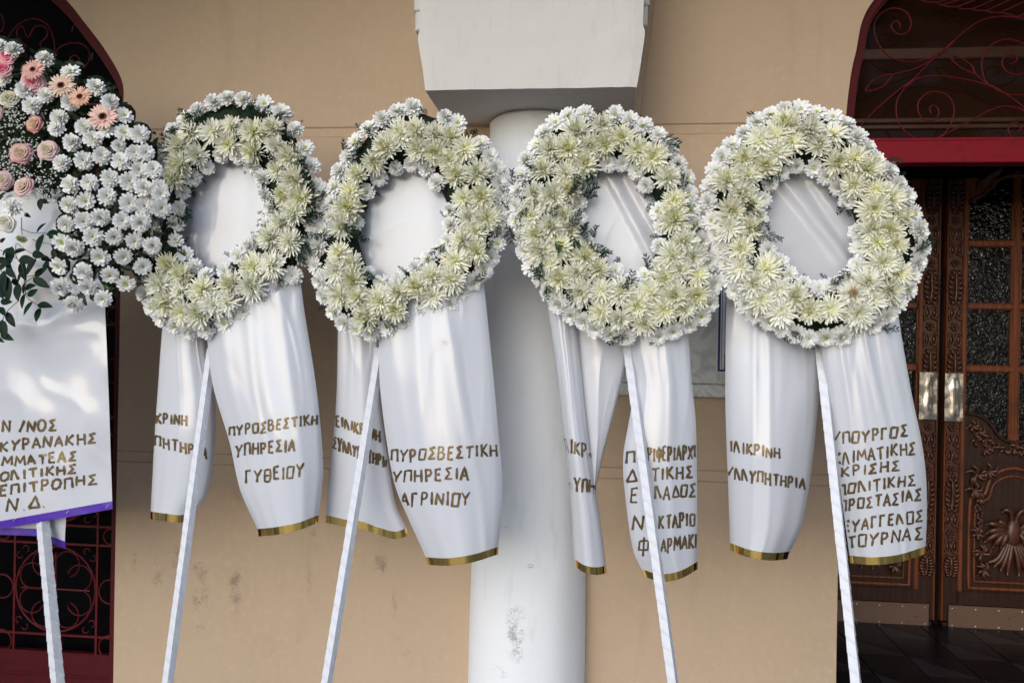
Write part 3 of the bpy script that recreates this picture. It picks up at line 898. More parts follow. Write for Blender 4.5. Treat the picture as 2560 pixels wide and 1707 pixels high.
# threshold and floor tiles in the recess
fl = MB(); fl.add([(OPEN_R_L-.06, 0, -.004), (OC+HALF_R+.06, 0, -.004), (OC+HALF_R+.06, 1.2, -.004), (OPEN_R_L-.06, 1.2, -.004)], [(0,1,2,3)])
fl.add([(OPEN_R_L-.0, 0.004, GZ), (OC+HALF_R+.0, 0.004, GZ), (OC+HALF_R+.0, 0.004, -.004), (OPEN_R_L-.0, 0.004, -.004)], [(0,1,2,3)])
fl.add([(LC-HALF_L-.06, 0, GZ-.004), (LC+HALF_L+.06, 0, GZ-.004), (LC+HALF_L+.06, 1.2, GZ-.004), (LC-HALF_L-.06, 1.2, GZ-.004)], [(0,1,2,3)])
floor = fl.build('floor', M_dark); prop(floor, kind='structure')
ts = .235
for i in range(11):
    for j in range(4):
        xx, yy = OPEN_R_L+.0+i*ts, .0+j*ts
        if xx > OC+HALF_R-.05: continue
        g_ = .003
        if (i+j) % 2 == 0:
            mb = MB(); mb.box((xx+g_, yy+g_, -.003), (xx+ts-g_, yy+ts-g_, .004)); mb.build('floor_tile', M_tile, floor)
        else:
            for tri, mt_ in (([(g_,g_),(ts-g_-.004,g_),(g_,ts-g_-.004)], M_tilel), ([(ts-g_,ts-g_),(g_+.004,ts-g_),(ts-g_,g_+.004)], M_tile)):
                v_ = [(xx+a, yy+b, z) for z in (-.003,.004) for a, b in tri]
                mb = MB(); mb.add(v_, [(2,1,0),(3,4,5),(0,1,4,3),(1,2,5,4),(2,0,3,5)]); mb.build('floor_tile', mt_, floor)

# ------------------------------------------------------------------ left gate
GY = .08
gate = thing('iron_gate', (LC, GY, 0), 'dark red wrought iron gate with ring and scroll panels behind the left flower spray', 'gate')
def gx(c): return P(*cG(c, 700), GY).x
def gz(c): return P(*cG(500, c), GY).z
xr_ = OPEN_L_R-.004
sol = gz(1300)
mb = MB(); mb.bbox((LC-HALF_L+.004, GY-.012, GZ+.03), (xr_, GY+.02, sol), .004); mb.build('base_panel', M_redshade, gate)  # same paint as the beam, shade put in as a darker red
for c_ in (1475, 1500): 
    pass
mb = MB(); mb.bbox((LC-HALF_L+.004, GY-.020, gz(1500)), (xr_, GY-.0125, gz(1480)), .003); mb.build('panel_bead', M_redshade, gate)
spring = profL[0][0]
def bar(x0, z0, x1, z1, w=.010, y=GY, nm='bar'):
    mb = MB()
    if abs(x1-x0) > abs(z1-z0): mb.box((x0, y-w*.6, z0-w/2), (x1, y+w*.6, z0+w/2))
    else: mb.box((x0-w/2, y-w*.7, z0), (x0+w/2, y+w*.7, z1))
    mb.build(nm, M_red2, gate)
xv0, xv1 = gx(130), gx(820)
wcell = xv1-xv0
hcell = gz(395)-gz(1160)
gapz = gz(395-155)-gz(395)
cells = []
zc = gz(1160)
for i in range(6):
    cells.append((zc, zc+hcell)); zc += hcell+gapz
    if zc > 2.4: break
gtop = cells[-1][1]+gapz
for xx in (xv0, xv1, xv0-(xr_-xv1)*1.0, xv0-(xr_-xv1)-wcell): bar(xx, sol, xx, min(gtop, 2.5), .0105)
for (a, b) in cells:
    for zz in (a, b): bar(LC-HALF_L+.01, zz, xr_, zz, .010)
def ring(cx, cz_, r, rr=.0045, squ=1.0, nm='ring'):
    mb = MB(); mb.tube([(cx+r*math.cos(t), GY, cz_+r*squ*math.sin(t)) for t in [2*math.pi*i/28 for i in range(28)]], rr, 5, closed=True, flat=1.6)
    mb.build(nm, M_red2, gate, smooth=True)
def arc(cx, cz_, r, a0, a1, rr=.0036, nm='scroll'):
    n = 14
    mb = MB(); mb.tube([(cx+r*math.cos(math.radians(a0+(a1-a0)*i/n)), GY-.002, cz_+r*math.sin(math.radians(a0+(a1-a0)*i/n))) for i in range(n+1)], rr, 5, flat=1.6)
    mb.build(nm, M_red2, gate, smooth=True)
for ci, (za_, zb_) in enumerate(cells):
    for xoff in (0,) if ci > 3 else (0, -(xr_-xv1)-wcell):
        cx = (xv0+xv1)/2+xoff; cz_ = (za_+zb_)/2
        rr_ = min(wcell, hcell)/2*.97
        ring(cx, cz_, rr_, .006)
        for q in range(4):
            a = math.radians(90*q)
            L_ = rr_*.86
            mb = MB(); mb.tube([(cx, GY-.004, cz_), (cx+L_*math.cos(a), GY-.004, cz_+L_*math.sin(a))], .005, 5); mb.build('cross_bar', M_red2, gate)
            for s in (-1, 1):
                aa = a + s*math.radians(26)
                ccx, ccz = cx+rr_*.66*math.cos(aa), cz_+rr_*.66*math.sin(aa)
                d0 = math.degrees(a)
                arc(ccx, ccz, rr_*.30, d0-s*75, d0+s*165)
            b = a+math.radians(45)
            ex, ez = cx+rr_*1.36*math.cos(b), cz_+rr_*1.36*math.sin(b)
            for s in (-1, 1):
                bb = b + s*.35
                px_, pz_ = cx+rr_*1.19*math.cos(b+s*.09), cz_+rr_*1.19*math.sin(b+s*.09)
                arc(px_, pz_, rr_*.075, math.degrees(b)-s*40, math.degrees(b)+s*200, .003)
    if ci <= 5:
        cw = (xr_-xv1)
        for zz in (za_+.5*hcell,):
            ring(xv1+cw*.5, zz, cw*.43)
            ring(xv0-cw*.5, zz, cw*.43)
        ring(xv1+cw*.5, zb_+gapz*.5, min(gapz,cw)*.42); ring(xv0-cw*.5, zb_+gapz*.5, min(gapz,cw)*.42)
        ring((xv0+xv1)/2, zb_+gapz*.5, gapz*.42)
        ring(xv1+cw*.5, za_-gapz*.5 if ci == 0 else za_-gapz*.5, cw*.40) if ci == 0 else None
        if ci == 0:
            ring(xv0-cw*.5, za_-gapz*.5, cw*.40); ring((xv0+xv1)/2, za_-gapz*.45, gapz*.40)
mb = MB(); arch_frame(mb, LC, HALF_L, oL, GZ+0.02, CROWN_L, .045, GY-.04, GY+.03); mb.build('arched_frame', M_redshade, gate)
mb = MB(); arch_frame(mb, LC, HALF_L, oL, 2.2, CROWN_L, .062, GY-.015, GY+.015, .0); mb.build('inner_bead', M_red2, gate)
lscr = [
 [(-30,30),(0,60),(20,100),(10,145),(-20,150)],
 [(35,220),(45,165),(90,112),(150,88),(210,108),(240,160),(252,220),(245,270)],
 [(60,300),(80,240),(125,215),(90,185),(80,140),(105,122),(130,175),(160,125),(205,125),(218,165),(185,205),(215,250),(245,270)],
 [(245,265),(270,222),(320,200),(380,205),(412,250),(395,300),(355,322)],
 [(318,290),(325,262),(350,255),(362,275),(345,290)],
 [(100,170),(90,200),(110,230),(125,270)],
 [(330,150),(340,120),(370,120)],
]
for s_ in lscr: iron(s_, c1, GY, gate, r=.004)
gw = thing('gate_window', (LC, .2, 0), 'black glass pane behind the red iron gate at left', 'window')
mb = MB(); mb.box((LC-HALF_L+.004, .19, GZ+0.02), (LC+HALF_L-.004, .2, CROWN_L+.1)); mb.build('glass', M_blackglass, gw)

# ------------------------------------------------------------------ flower meshes
def lerp3(a, b, t): return tuple(a[i]+(b[i]-a[i])*t for i in range(3))
def petal(mb, az, elev, L, W, curl, c0, c1, prof=(.55,1.0,.95,.2), r0=.0, cup=.25, twist=0.0, tipdrop=0.0, z0=0.0):
    n = len(prof)
    d_ = Vector((math.cos(az), math.sin(az), 0)); side = Vector((-math.sin(az), math.cos(az), 0))
    pos = d_*r0 + Vector((0, 0, z0)); vs = []; cs = []
    ang = elev
    for i in range(n):
        t = i/(n-1)
        dr = d_*math.cos(ang) + Vector((0,0,1))*math.sin(ang)
        up = -d_*math.sin(ang) + Vector((0,0,1))*math.cos(ang)
        sd_ = (side*math.cos(twist*t) + up*math.sin(twist*t))
        w = W*prof[i]/2
        vs += [pos - sd_*w + up*w*cup*2, pos, pos + sd_*w + up*w*cup*2]
        c = lerp3(c0, c1, min(1, t*1.6)); cs += [c, c, c]
        pos = pos + dr*(L/(n-1)); ang += curl/(n-1)
    fs = []
    for i in range(n-1):
        a = i*3
        fs += [(a, a+1, a+4, a+3), (a+1, a+2, a+5, a+4)]
    mb.add(vs, fs, cs)

def spider_mum(seed, style=0, brown=False):
    r = random.Random(seed); mb = MB()
    cream = (.89, .885, .67); tip = (.925, .92, .79); yel = (.66, .66, .22); grn = (.60,.62,.22)
    layers = [(22, 1.0, -.25, .6), (25, 1.02, .02, .6), (25, .98, .28, .5), (23, .88, .52, .4), (19, .74, .78, .25), (13, .56, 1.0, .0), (9, .40, 1.2, -.4), (7, .26, 1.35, -.9)]
    if style == 1: layers = [(21, 1.0, -.2, .3), (22, 1.0, .08, .35), (21, .93, .34, .25), (18, .78, .6, .05), (14, .58, .86, -.3), (10, .40, 1.05, -.5), (8, .24, 1.2, -1.0)]
    if style == 2: layers = [(22, .98, -.1, .7), (25, .98, .15, .75), (24, .95, .42, .7), (21, .86, .68, .6), (16, .74, .9, .55), (13, .6, 1.08, .5), (9, .48, 1.25, .4)]
    bx, by = r.uniform(-.25,.25), r.uniform(-.25,.25)
    for li, (n, L, el, cu) in enumerate(layers):
        ph = r.random()*6
        for i in range(n):
            az = ph + 2*math.pi*(i+r.uniform(-.38,.38))/n
            tilt = bx*math.cos(az)+by*math.sin(az)
            k = li/(len(layers)-1)
            c0 = lerp3(cream, yel if r.random() > .3 else grn, .12+.75*k*k); c1_ = lerp3(tip, (.80,.80,.45), max(0, k-.5)*1.5)
            if r.random() < .006: c1_ = (.60,.45,.22)
            if brown and k > .6: c0 = (.34,.17,.05); c1_ = (.50,.33,.12)
            petal(mb, az, el+tilt*.4+r.uniform(-.17,.17), L*.058*r.uniform(.80,1.08), .0098*r.uniform(.7,1.15)*(1-.25*k), cu+r.uniform(-.6,.8), c0, c1_,
                  prof=(.5,.85,1.0,.85,.4), r0=.004*(1-k), cup=.28, twist=r.uniform(-.6,.6), z0=.004*li*.8)
    return mb.data('spider_chrysanthemum', M_petal, True)

def white_mum(seed, style=0):
    r = random.Random(seed); mb = MB()
    w = (.93,.93,.92); base = (.86,.89,.74); yc = (.55,.62,.18)
    layers = [(15, 1.0, -.2, .35), (15, .97, .08, .3), (14, .84, .36, .25), (12, .66, .66, .15), (9, .46, .95, 0)]
    if style == 1: layers = [(13, 1.0, -.1, .2), (13, .92, .15, .15), (10, .62, .55, .1)]
    if style == 2: layers = [(16, .95, -.3, .2), (16, .95, 0, .2), (15, .88, .3, .3), (14, .75, .6, .4), (12, .6, .85, .4), (9, .42, 1.1, .4)]
    bx, by = r.uniform(-.2,.2), r.uniform(-.2,.2)
    for li, (n, L, el, cu) in enumerate(layers):
        ph = r.random()*6; k = li/(len(layers)-1)
        for i in range(n):
            az = ph + 2*math.pi*(i+r.uniform(-.28,.28))/n
            tilt = bx*math.cos(az)+by*math.sin(az)
            petal(mb, az, el+tilt*.4+r.uniform(-.14,.14), L*.037*r.uniform(.86,1.08), .0128*r.uniform(.85,1.15)*(1-.2*k), cu+r.uniform(-.2,.3), lerp3(base, yc, .3*k), w,
                  prof=(.45,.85,1.0,.95,.6), r0=.003, cup=.2, z0=.003*li)
    for i in range(12):
        a = r.random()*6.28; q = .007*math.sqrt(r.random())
        mb.blob((q*math.cos(a), q*math.sin(a), .012+.003*r.random()), .0022, .0022, .003, 5, 3, c=lerp3(yc, (.75,.75,.3), r.random()))
    return mb.data('white_chrysanthemum', M_petal, True)

def rose_mesh(seed, cin, cmid, edge, edge_amt):
    r = random.Random(seed); mb = MB()
    mb_layers = [(3, .006, .012, .030, .10), (3, .011, .019, .031, .25), (4, .017, .027, .030, .4), (5, .024, .036, .026, .7), (5, .030, .045, .018, 1.05), (5, .034, .050, .008, 1.35)]
    for li, (n, ra, rb_, h, fl_) in enumerate(mb_layers):
        ph = r.random()*6
        for i in range(n):
            a0 = ph+2*math.pi*i/n; span = 2*math.pi/n*1.45
            nu, nv = 8, 6; vs = []; cs = []
            dr = r.uniform(-.0015,.0015); tl = r.uniform(-.003,.003)
            for v in range(nv+1):
                t = v/nv
                rad = ra*.4+(ra*.9-ra*.4)*min(1, t*2) + (rb_-ra*.9)*max(0, t-.35)**1.5*1.9*.8 + dr
                zz = -.012 + (h+.012)*math.sin(min(1.0, t*1.02)*math.pi*(.5+.10*fl_))
                for u in range(nu+1):
                    s = u/nu-.5
                    edgef = 1-(abs(s)*2)**3*.35*t
                    ang = a0+s*span*(.75+.3*math.sin(t*math.pi*.8))
                    rr_ = rad*(1+.05*s*2) + .0012*math.sin(s*9+li)*t
                    vs.append((rr_*math.cos(ang), rr_*math.sin(ang), (zz+tl*t)*edgef if zz > 0 else zz))
                    e = max(0, (t-.72)/.28)
                    e = max(e, max(0, (abs(s)*2-.8)/.2)*(t > .4))
                    cs.append(lerp3(lerp3(cin, cmid, li/5), edge, min(1, e*e*edge_amt*(.35+.65*li/5))))
            fs = [(v*(nu+1)+u, v*(nu+1)+u+1, (v+1)*(nu+1)+u+1, (v+1)*(nu+1)+u) for v in range(nv) for u in range(nu)]
            mb.add(vs, fs, cs)
    mb.blob((0,0,.012), .006, .006, .016, 7, 5, c=cin)
    return mb.data('rose', M_rose, True)

def gerbera_mesh(seed, cc):
    r = random.Random(seed); mb = MB()
    for (n, L, el) in ((22, 1.0, .02), (22, .93, .14), (16, .45, .35)):
        ph = r.random()*6
        for i in range(n):
            az = ph+2*math.pi*(i+r.uniform(-.2,.2))/n
            v = r.uniform(.85,1.12)
            petal(mb, az, el+r.uniform(-.08,.08), .050*L*r.uniform(.9,1.06), .0095, r.uniform(-.25,.2), (cc[0]*.8,cc[1]*.65,cc[2]*.55), (cc[0]*v,cc[1]*v,cc[2]*v), prof=(.5,.9,1,.9,.35), r0=.006, cup=.12)
    for i in range(70):
        a = i*2.399; q = .0145*math.sqrt(i/70)
        c = (.02,.012,.01) if q < .008 else lerp3((.10,.04,.02), (.55,.28,.2), (q-.008)/.0065)
        mb.blob((q*math.cos(a), q*math.sin(a), .004+.002*r.random()), .0016, .0016, .004, 5, 3, c=c)
    return mb.data('gerbera', M_gerb, True)

def sprig_mesh(seed):
    r = random.Random(seed); mb = MB()
    L = .085
    def br(p, d, ln, depth):
        n = 5; pts = [p]
        for i in range(n):
            d = (d + Vector((r.uniform(-.18,.18), r.uniform(-.18,.18), r.uniform(-.08,.08)))).normalized()
            pts.append(pts[-1] + d*(ln/n))
            if depth < 2 and i < n-1+1:
                for s in (-1, 1):
                    a = r.uniform(.5,.9)*s
                    ax = Vector((-d.y, d.x, 0)) if abs(d.z) < .9 else Vector((1,0,0))
                    sd_ = Matrix.Rotation(r.choice((0, .5, -.5, 1.2)), 3, d) @ Vector((-d.y, d.x, .1)).normalized()
                    br(pts[-1], (d*math.cos(a)+sd_*math.sin(a)).normalized(), ln*(.42 if depth == 0 else .4)*(1-i*.12), depth+1)
        mb.tube(pts, [.0015*(1-.10*i) if depth == 0 else .0012 for i in range(n+1)], 3, caps=False)
    br(Vector((0,0,0)), Vector((1,0,0)), L, 0)
    return mb

def leaf_mesh(name, mt, L=.03, W=.012, seed=0, bend=.5):
    mb = MB(); vs = []; n = 6
    r = random.Random(seed)
    for i in range(n+1):
        t = i/n
        w = W*math.sin(math.pi*min(1, t**.8))**.8*.5 if 0 < t < 1 else .0004
        z = bend*L*.25*math.sin(t*2.2); x = L*t
        vs += [(x, -w, z+w*.3), (x, 0, z), (x, w, z+w*.3)]
    fs = []
    for i in range(n):
        a = i*3; fs += [(a, a+3, a+4, a+1), (a+1, a+4, a+5, a+2)]
    mb.add(vs, fs); return mb.data(name, mt, True)

BIG = [spider_mum(100+i, (0,2,1,2)[i % 4]) for i in range(12)]
BROWN = spider_mum(150, 0, True)
SMALL = [white_mum(200+i, (0,0,2,0,1,2)[i]) for i in range(6)]
SPR_MB = [sprig_mesh(300+i) for i in range(5)]
SPRIG = [m_.data('cypress_sprig', M_cypress) for m_ in SPR_MB]

def frame(loc, normal, spin, scale):
    n = normal.normalized()
    a = Vector((0,0,1)) if abs(n.z) < .95 else Vector((1,0,0))
    x = a.cross(n).normalized(); y = n.cross(x)
    M = Matrix((( x.x, y.x, n.x, 0), (x.y, y.y, n.y, 0), (x.z, y.z, n.z, 0), (0,0,0,1)))
    return Matrix.Translation(loc) @ M @ Matrix.Rotation(spin, 4, 'Z') @ Matrix.Scale(scale, 4)
def frame_dir(loc, d, up, scale):
    x = d.normalized(); z = (up - x*up.dot(x)).normalized(); y = z.cross(x)
    M = Matrix((( x.x, y.x, z.x, 0), (x.y, y.y, z.y, 0), (x.z, y.z, z.z, 0), (0,0,0,1)))
    return Matrix.Translation(loc) @ M @ Matrix.Scale(scale, 4)

# ------------------------------------------------------------------ wreaths
WRE = [
 dict(outer=[(593/VS,229/VS),(650,240),(710,320),(750,440),(737,540),(692,640),(600,712),(500,766),(420,770),(355,740),(318,670),(335,600),(345,540),(350,450),(352,380),(370,330),(400,270),(460,235)],
      inner=[(535,378),(580,410),(597,460),(597,500),(570,540),(540,575),(505,610),(480,615),(450,590),(425,550),(425,500),(440,450),(470,410),(500,385)]),
 dict(outer=[(965,232),(1040,262),(1110,310),(1150,380),(1168,450),(1166,520),(1150,590),(1105,655),(1050,705),(960,740),(900,768),(830,778),(770,745),(728,680),(710,610),(722,550),(742,490),(752,430),(775,370),(810,315),(870,262),(920,240)],
      inner=[(946,394),(971,404),(1004,455),(1018,512),(996,566),(946,599),(897,628),(860,615),(844,570),(836,529),(840,492),(860,447),(893,410)]),
 dict(outer=[(1370,243),(1440,255),(1510,290),(1560,350),(1590,400),(1602,480),(1625,560),(1650,640),(1645,700),(1600,755),(1540,778),(1490,790),(1400,782),(1340,757),(1290,725),(1240,670),(1198,600),(1172,530),(1170,450),(1182,390),(1220,325),(1260,272),(1310,250)],
      inner=[(1393,394),(1439,400),(1477,443),(1496,484),(1500,533),(1500,591),(1480,615),(1455,634),(1410,595),(1365,546),(1348,492),(1348,451),(1369,410)]),
 dict(outer=[(1850,237),(1920,255),(1980,305),(2040,370),(2080,425),(2112,480),(2130,550),(2117,630),(2085,695),(2050,735),(1990,772),(1900,792),(1850,796),(1790,768),(1730,742),(1688,695),(1660,640),(1636,570),(1618,500),(1610,440),(1625,390),(1660,330),(1720,275),(1780,243)],
      inner=[(1833,397),(1878,407),(1911,443),(1935,479),(1954,532),(1958,577),(1940,618),(1911,635),(1874,641),(1841,631),(1808,594),(1775,553),(1763,495),(1767,450),(1796,414)]),
]
labels_w = ['far left cream chrysanthemum wreath, green outer rim with spaced white blooms, beside the pink spray',
            'cream chrysanthemum wreath with fewer gaps, second from the left, half in front of the column',
            'cream chrysanthemum wreath with loose cypress sprigs, under the right end of the corbel',
            'fullest round cream chrysanthemum wreath, farthest right, overlapping the carved wooden door']
WY = -.66
def ring_fn(pts):
    pts = [V(*p) for p in pts]
    cx = sum(p[0] for p in pts)/len(pts); cy = sum(p[1] for p in pts)/len(pts)
    return spline(pts, 8, True), cx, cy
def polar(loop, cx, cy):
    t = sorted((math.atan2(p[1]-cy, p[0]-cx), math.hypot(p[0]-cx, p[1]-cy)) for p in loop)
    t = [(t[-1][0]-2*math.pi, t[-1][1])] + t + [(t[0][0]+2*math.pi, t[0][1])]
    return lambda a: interp((a+math.pi) % (2*math.pi) - math.pi, t)
def wy(py): return WY + .06*((420-py)/300.0)*-1*-1 if False else WY - .00009*(py-560)
for wi, W in enumerate(WRE):
    il, cx, cy = ring_fn(W['inner']); ol, _, _ = ring_fn(W['outer'])
    Ri, Ro = polar(il, cx, cy), polar(ol, cx, cy)
    W['c'] = (cx, cy); W['Ri'] = Ri; W['Ro'] = Ro
    base = P(cx, cy + Ro(math.pi/2), WY)
    T = thing('funeral_wreath', base, labels_w[wi], 'wreath', 'cream and white funeral wreaths in a row')
    rr = random.Random(40+wi)
    K = 2.95/1991
    def at(a, d, lift=0.0):
        """d = distance in px from centre along angle a; lift towards the viewer"""
        px, py = cx+d*math.cos(a), cy+d*math.sin(a)
        return P(px, py, wy(py)-lift), px, py
    def dome(a, d):
        t = (d-Ri(a))/(Ro(a)-Ri(a)); t = max(0, min(1, t))
        return t, .075*math.sin(math.pi*t)**.65
    def normal_at(a, d, jit):
        t, _ = dome(a, d)
        b = (t-.5)*math.radians(80)
        rad = Vector((math.cos(a), 0, -math.sin(a)))
        n = Vector((0,-1,0))*math.cos(b) + rad*math.sin(b)
        n += Vector((rr.uniform(-jit,jit), rr.uniform(-jit,jit)*.3, rr.uniform(-jit,jit)))
        n += Vector((0, -.25, 0))
        return n.normalized()
    # core
    mb = MB(); NA, NB = 60, 10; vs = []; fs = []
    for i in range(NA):
        a = 2*math.pi*i/NA
        ri, ro = Ri(a)+18, Ro(a)-30
        for j in range(NB):
            b = 2*math.pi*j/NB
            d = (ri+ro)/2 + (ro-ri)/2*math.cos(b)
            px, py = cx+d*math.cos(a), cy+d*math.sin(a)
            vs.append(P(px, py, wy(py) + .005 - .055*max(0, math.sin(b)) + .02*max(0, -math.sin(b))))
    for i in range(NA):
        for j in range(NB):
            i2, j2 = (i+1) % NA, (j+1) % NB
            fs.append((i*NB+j, i*NB+j2, i2*NB+j2, i2*NB+j))
    mb.add(vs, fs); mb.build('wreath_core', M_moss, T, smooth=True)
    placed = []
    def far(px, py, md):
        for (x, y, r_) in placed:
            if (x-px)**2+(y-py)**2 < ((md*.5+r_*.5)*(.86 if r_ in (44, 40) and md > 36 else 1))**2: return False
        return True
    # outer and inner rows of small white flowers
    def small_row(inner):
        a = rr.random(); end = a+2*math.pi
        while a < end:
            gap_ = False
            ang = (math.degrees(a)+180) % 360 - 180     # image angle, y down
            if inner: d = Ri(a)+20+rr.uniform(-4,5); step = 40
            else:
                d = Ro(a)-19+rr.uniform(-3,3); step = 39
                if wi == 0 and -85 < ang < 80: step = 50; d = Ro(a)-21
            if wi == 2 and inner and 100 < ang < 180: step = 60
            s = rr.uniform(.88,1.08) * (.88 if inner else 1)
            p, px, py = at(a, d, .040 if inner else .036)
            if rr.random() < .94:
                n = normal_at(a, d, .28)
                o = link('white_chrysanthemum', rr.choice(SMALL), T, frame(p, n, rr.random()*6, s))
                placed.append((px, py, 44 if not inner else 40))
            if not inner and rr.random() < .35 and not (wi == 0 and -90 < ang < 60):
                p2, px2, py2 = at(a+.04, d-12, .03)
                if far(px2, py2, 34):
                    link('white_chrysanthemum', rr.choice(SMALL), T, frame(p2, normal_at(a, d, .3), rr.random()*6, s*.9)); placed.append((px2, py2, 40))
            a += step*rr.uniform(.88,1.12)/d
    small_row(False); small_row(True)
    # large cream flowers
    cnt = 0
    for tries in range(9000):
        a = rr.uniform(0, 2*math.pi); ang = math.degrees(a); ang = ang-360 if ang > 180 else ang
        lo, hi = Ri(a)+46, Ro(a)-48
        if wi == 0 and -120 < ang < 45: hi = Ro(a)-64
        if wi == 3: lo = Ri(a)+46; hi = Ro(a)-44
        if hi < lo: hi = lo+4
        d = math.sqrt(rr.uniform(lo*lo, hi*hi))
        px, py = cx+d*math.cos(a), cy+d*math.sin(a)
        if wi == 2 and 195 < (math.degrees(a)) < 262 and False: continue
        if not far(px, py, 41 if tries < 4000 else 34): continue
        t, dm = dome(a, d)
        p = P(px, py, wy(py)-dm*.9-.012)
        s = rr.uniform(.86,1.12)
        link('cream_chrysanthemum', BROWN if rr.random() < .025 else rr.choice(BIG), T, frame(p, normal_at(a, d, .30), rr.random()*6, s))
        placed.append((px, py, 43)); cnt += 1
    # cypress sprigs: single ones sticking out, and a tangled mass under the flowers
    for i in range((60, 16, 30, 16)[wi]):
        a = rr.uniform(0, 2*math.pi)
        if wi == 0 and i < 46: a = math.radians(rr.uniform(-135, 25))
        if wi == 2 and i < 14: a = math.radians(rr.uniform(120, 230))
        t = rr.choice((.08,.12,.3,.5,.72,.85,.95)) if not (wi == 0 and i < 46) else rr.uniform(.66,.80)
        d = Ri(a)+(Ro(a)-Ri(a))*t
        _, dm = dome(a, d)
        px, py = cx+d*math.cos(a), cy+d*math.sin(a)
        out = Vector((math.cos(a), 0, -math.sin(a))) * (1 if t > .5 else -1)
        tang = Vector((-math.sin(a), 0, -math.cos(a)))*rr.choice((-1,1))
        dr = (out*rr.uniform(.1,.8)+tang*rr.uniform(.3,1)+Vector((0,-.35,0))).normalized()
        p = P(px, py, wy(py)-dm-((.032 if wi else .008) if t not in (.08,.95) else .012))
        link('cypress_sprig', rr.choice(SPRIG), T, frame_dir(p, dr, Vector((0,-1,.2)), rr.uniform(.5,.85)*(1.15 if wi == 2 else 1)))
    mb = MB()
    for i in range(420):
        a = rr.uniform(0, 2*math.pi); t = rr.uniform(.06,.93)
        d = Ri(a)+(Ro(a)-Ri(a))*t; _, dm = dome(a, d)
        px, py = cx+d*math.cos(a), cy+d*math.sin(a)
        p = P(px, py, wy(py)-dm*.5+.0)
        dr = Vector((rr.uniform(-1,1), rr.uniform(-.7,.1), rr.uniform(-1,1))).normalized()
        Mx = frame_dir(p, dr, Vector((rr.uniform(-.4,.4),-1,rr.uniform(-.4,.4))), rr.uniform(.3,.48))
        sm = rr.choice(SPR_MB)
        mb.add([Mx @ Vector(v) for v in sm.v], sm.f)
    mb.build('cypress_tangle', M_cypress, T, kind='stuff')
    if wi in (1, 2):
        yb_ = 545 if wi == 1 else 560
        a_, b_ = P(cx-Ro(math.pi)-8, yb_, WY+.085), P(cx+Ro(0)+(12 if wi == 1 else -30), yb_+3, WY+.085)
        mb = MB(); mb.tube([a_, (a_+b_)/2+Vector((0,.01,.004)), b_], .009, 7); mb.build('cross_stick', M_stick, T, smooth=True)
    print('wreath', wi, cnt, len(placed))

# small bare sticks between wreaths (ends of the frames)
# ------------------------------------------------------------------ lettering
GL = {
 'Α': [[(0,0),(.45,1),(.95,-.05)],[(.12,.36),(.8,.34)]], 'Β': [[(.05,0),(.05,1),(.6,.95),(.7,.75),(.55,.56),(.08,.52)],[(.55,.54),(.85,.38),(.78,.1),(.5,0),(.05,0)]],
 'Γ': [[(.05,-.05),(.1,1),(.8,.98)]], 'Δ': [[(0,0),(.5,1),(1,.04),(0,0)]], 'Ε': [[(.85,1),(.1,.96),(.05,.04),(.85,.02)],[(.08,.52),(.7,.55)]],
 'Η': [[(.05,0),(.08,1)],[(.9,-.03),(.85,1)],[(.07,.5),(.87,.5)]], 'Θ': [[(.1,.95),(.05,.05),(.7,0),(.9,.4),(.85,.98),(.1,.95)],[(.1,.5),(.85,.5)]],
 'Ι': [[(.5,0),(.5,1)]], 'Κ': [[(.08,0),(.1,1)],[(.85,1),(.12,.45)],[(.2,.5),(.95,0)]], 'Λ': [[(0,0),(.12,.95),(.3,.98),(.9,0)]],
 'Μ': [[(0,0),(.12,1),(.5,.3),(.85,1),(1,0)]], 'Ν': [[(.02,0),(.08,1),(.85,.02),(.92,1)]],
 'Ο': [[(.08,.97),(.05,.02),(.82,.0),(.95,.95),(.08,.97)]], 'Π': [[(.05,-.05),(.1,.95),(.85,.98),(.92,0)]],
 'Ρ': [[(.08,-.05),(.08,1),(.7,.95),(.8,.68),(.55,.48),(.1,.45)]], 'Σ': [[(.85,.98),(.15,.9),(.6,.5),(.02,.05),(.95,.04)]],
 'Τ': [[(0,.93),(1,1)],[(.5,.95),(.55,-.03)]], 'Υ': [[(0,.98),(.42,.5)],[(1,1.02),(.42,.45),(.36,-.08)]],
 'Φ': [[(.5,1.05),(.5,-.1)],[(.08,.82),(.05,.3),(.92,.28),(.95,.85),(.08,.82)]], 'Χ': [[(0,1),(.9,0)],[(.95,1),(0,0)]],
 '/': [[(0,-.05),(.9,1.05)]], '.': [[(.4,0),(.55,.06)]], 'o': [[(.3,.98),(.08,.8),(.02,.4),(.2,.06),(.55,0),(.88,.2),(.97,.6),(.8,.92),(.5,1.0),(.3,.98)]],
}
WIDE = {'Ι': .38, '/': .6, '.': .45, 'Μ': 1.25, ' ': .5, 'Ρ': .9, 'Γ': .9, 'Ε': .85}
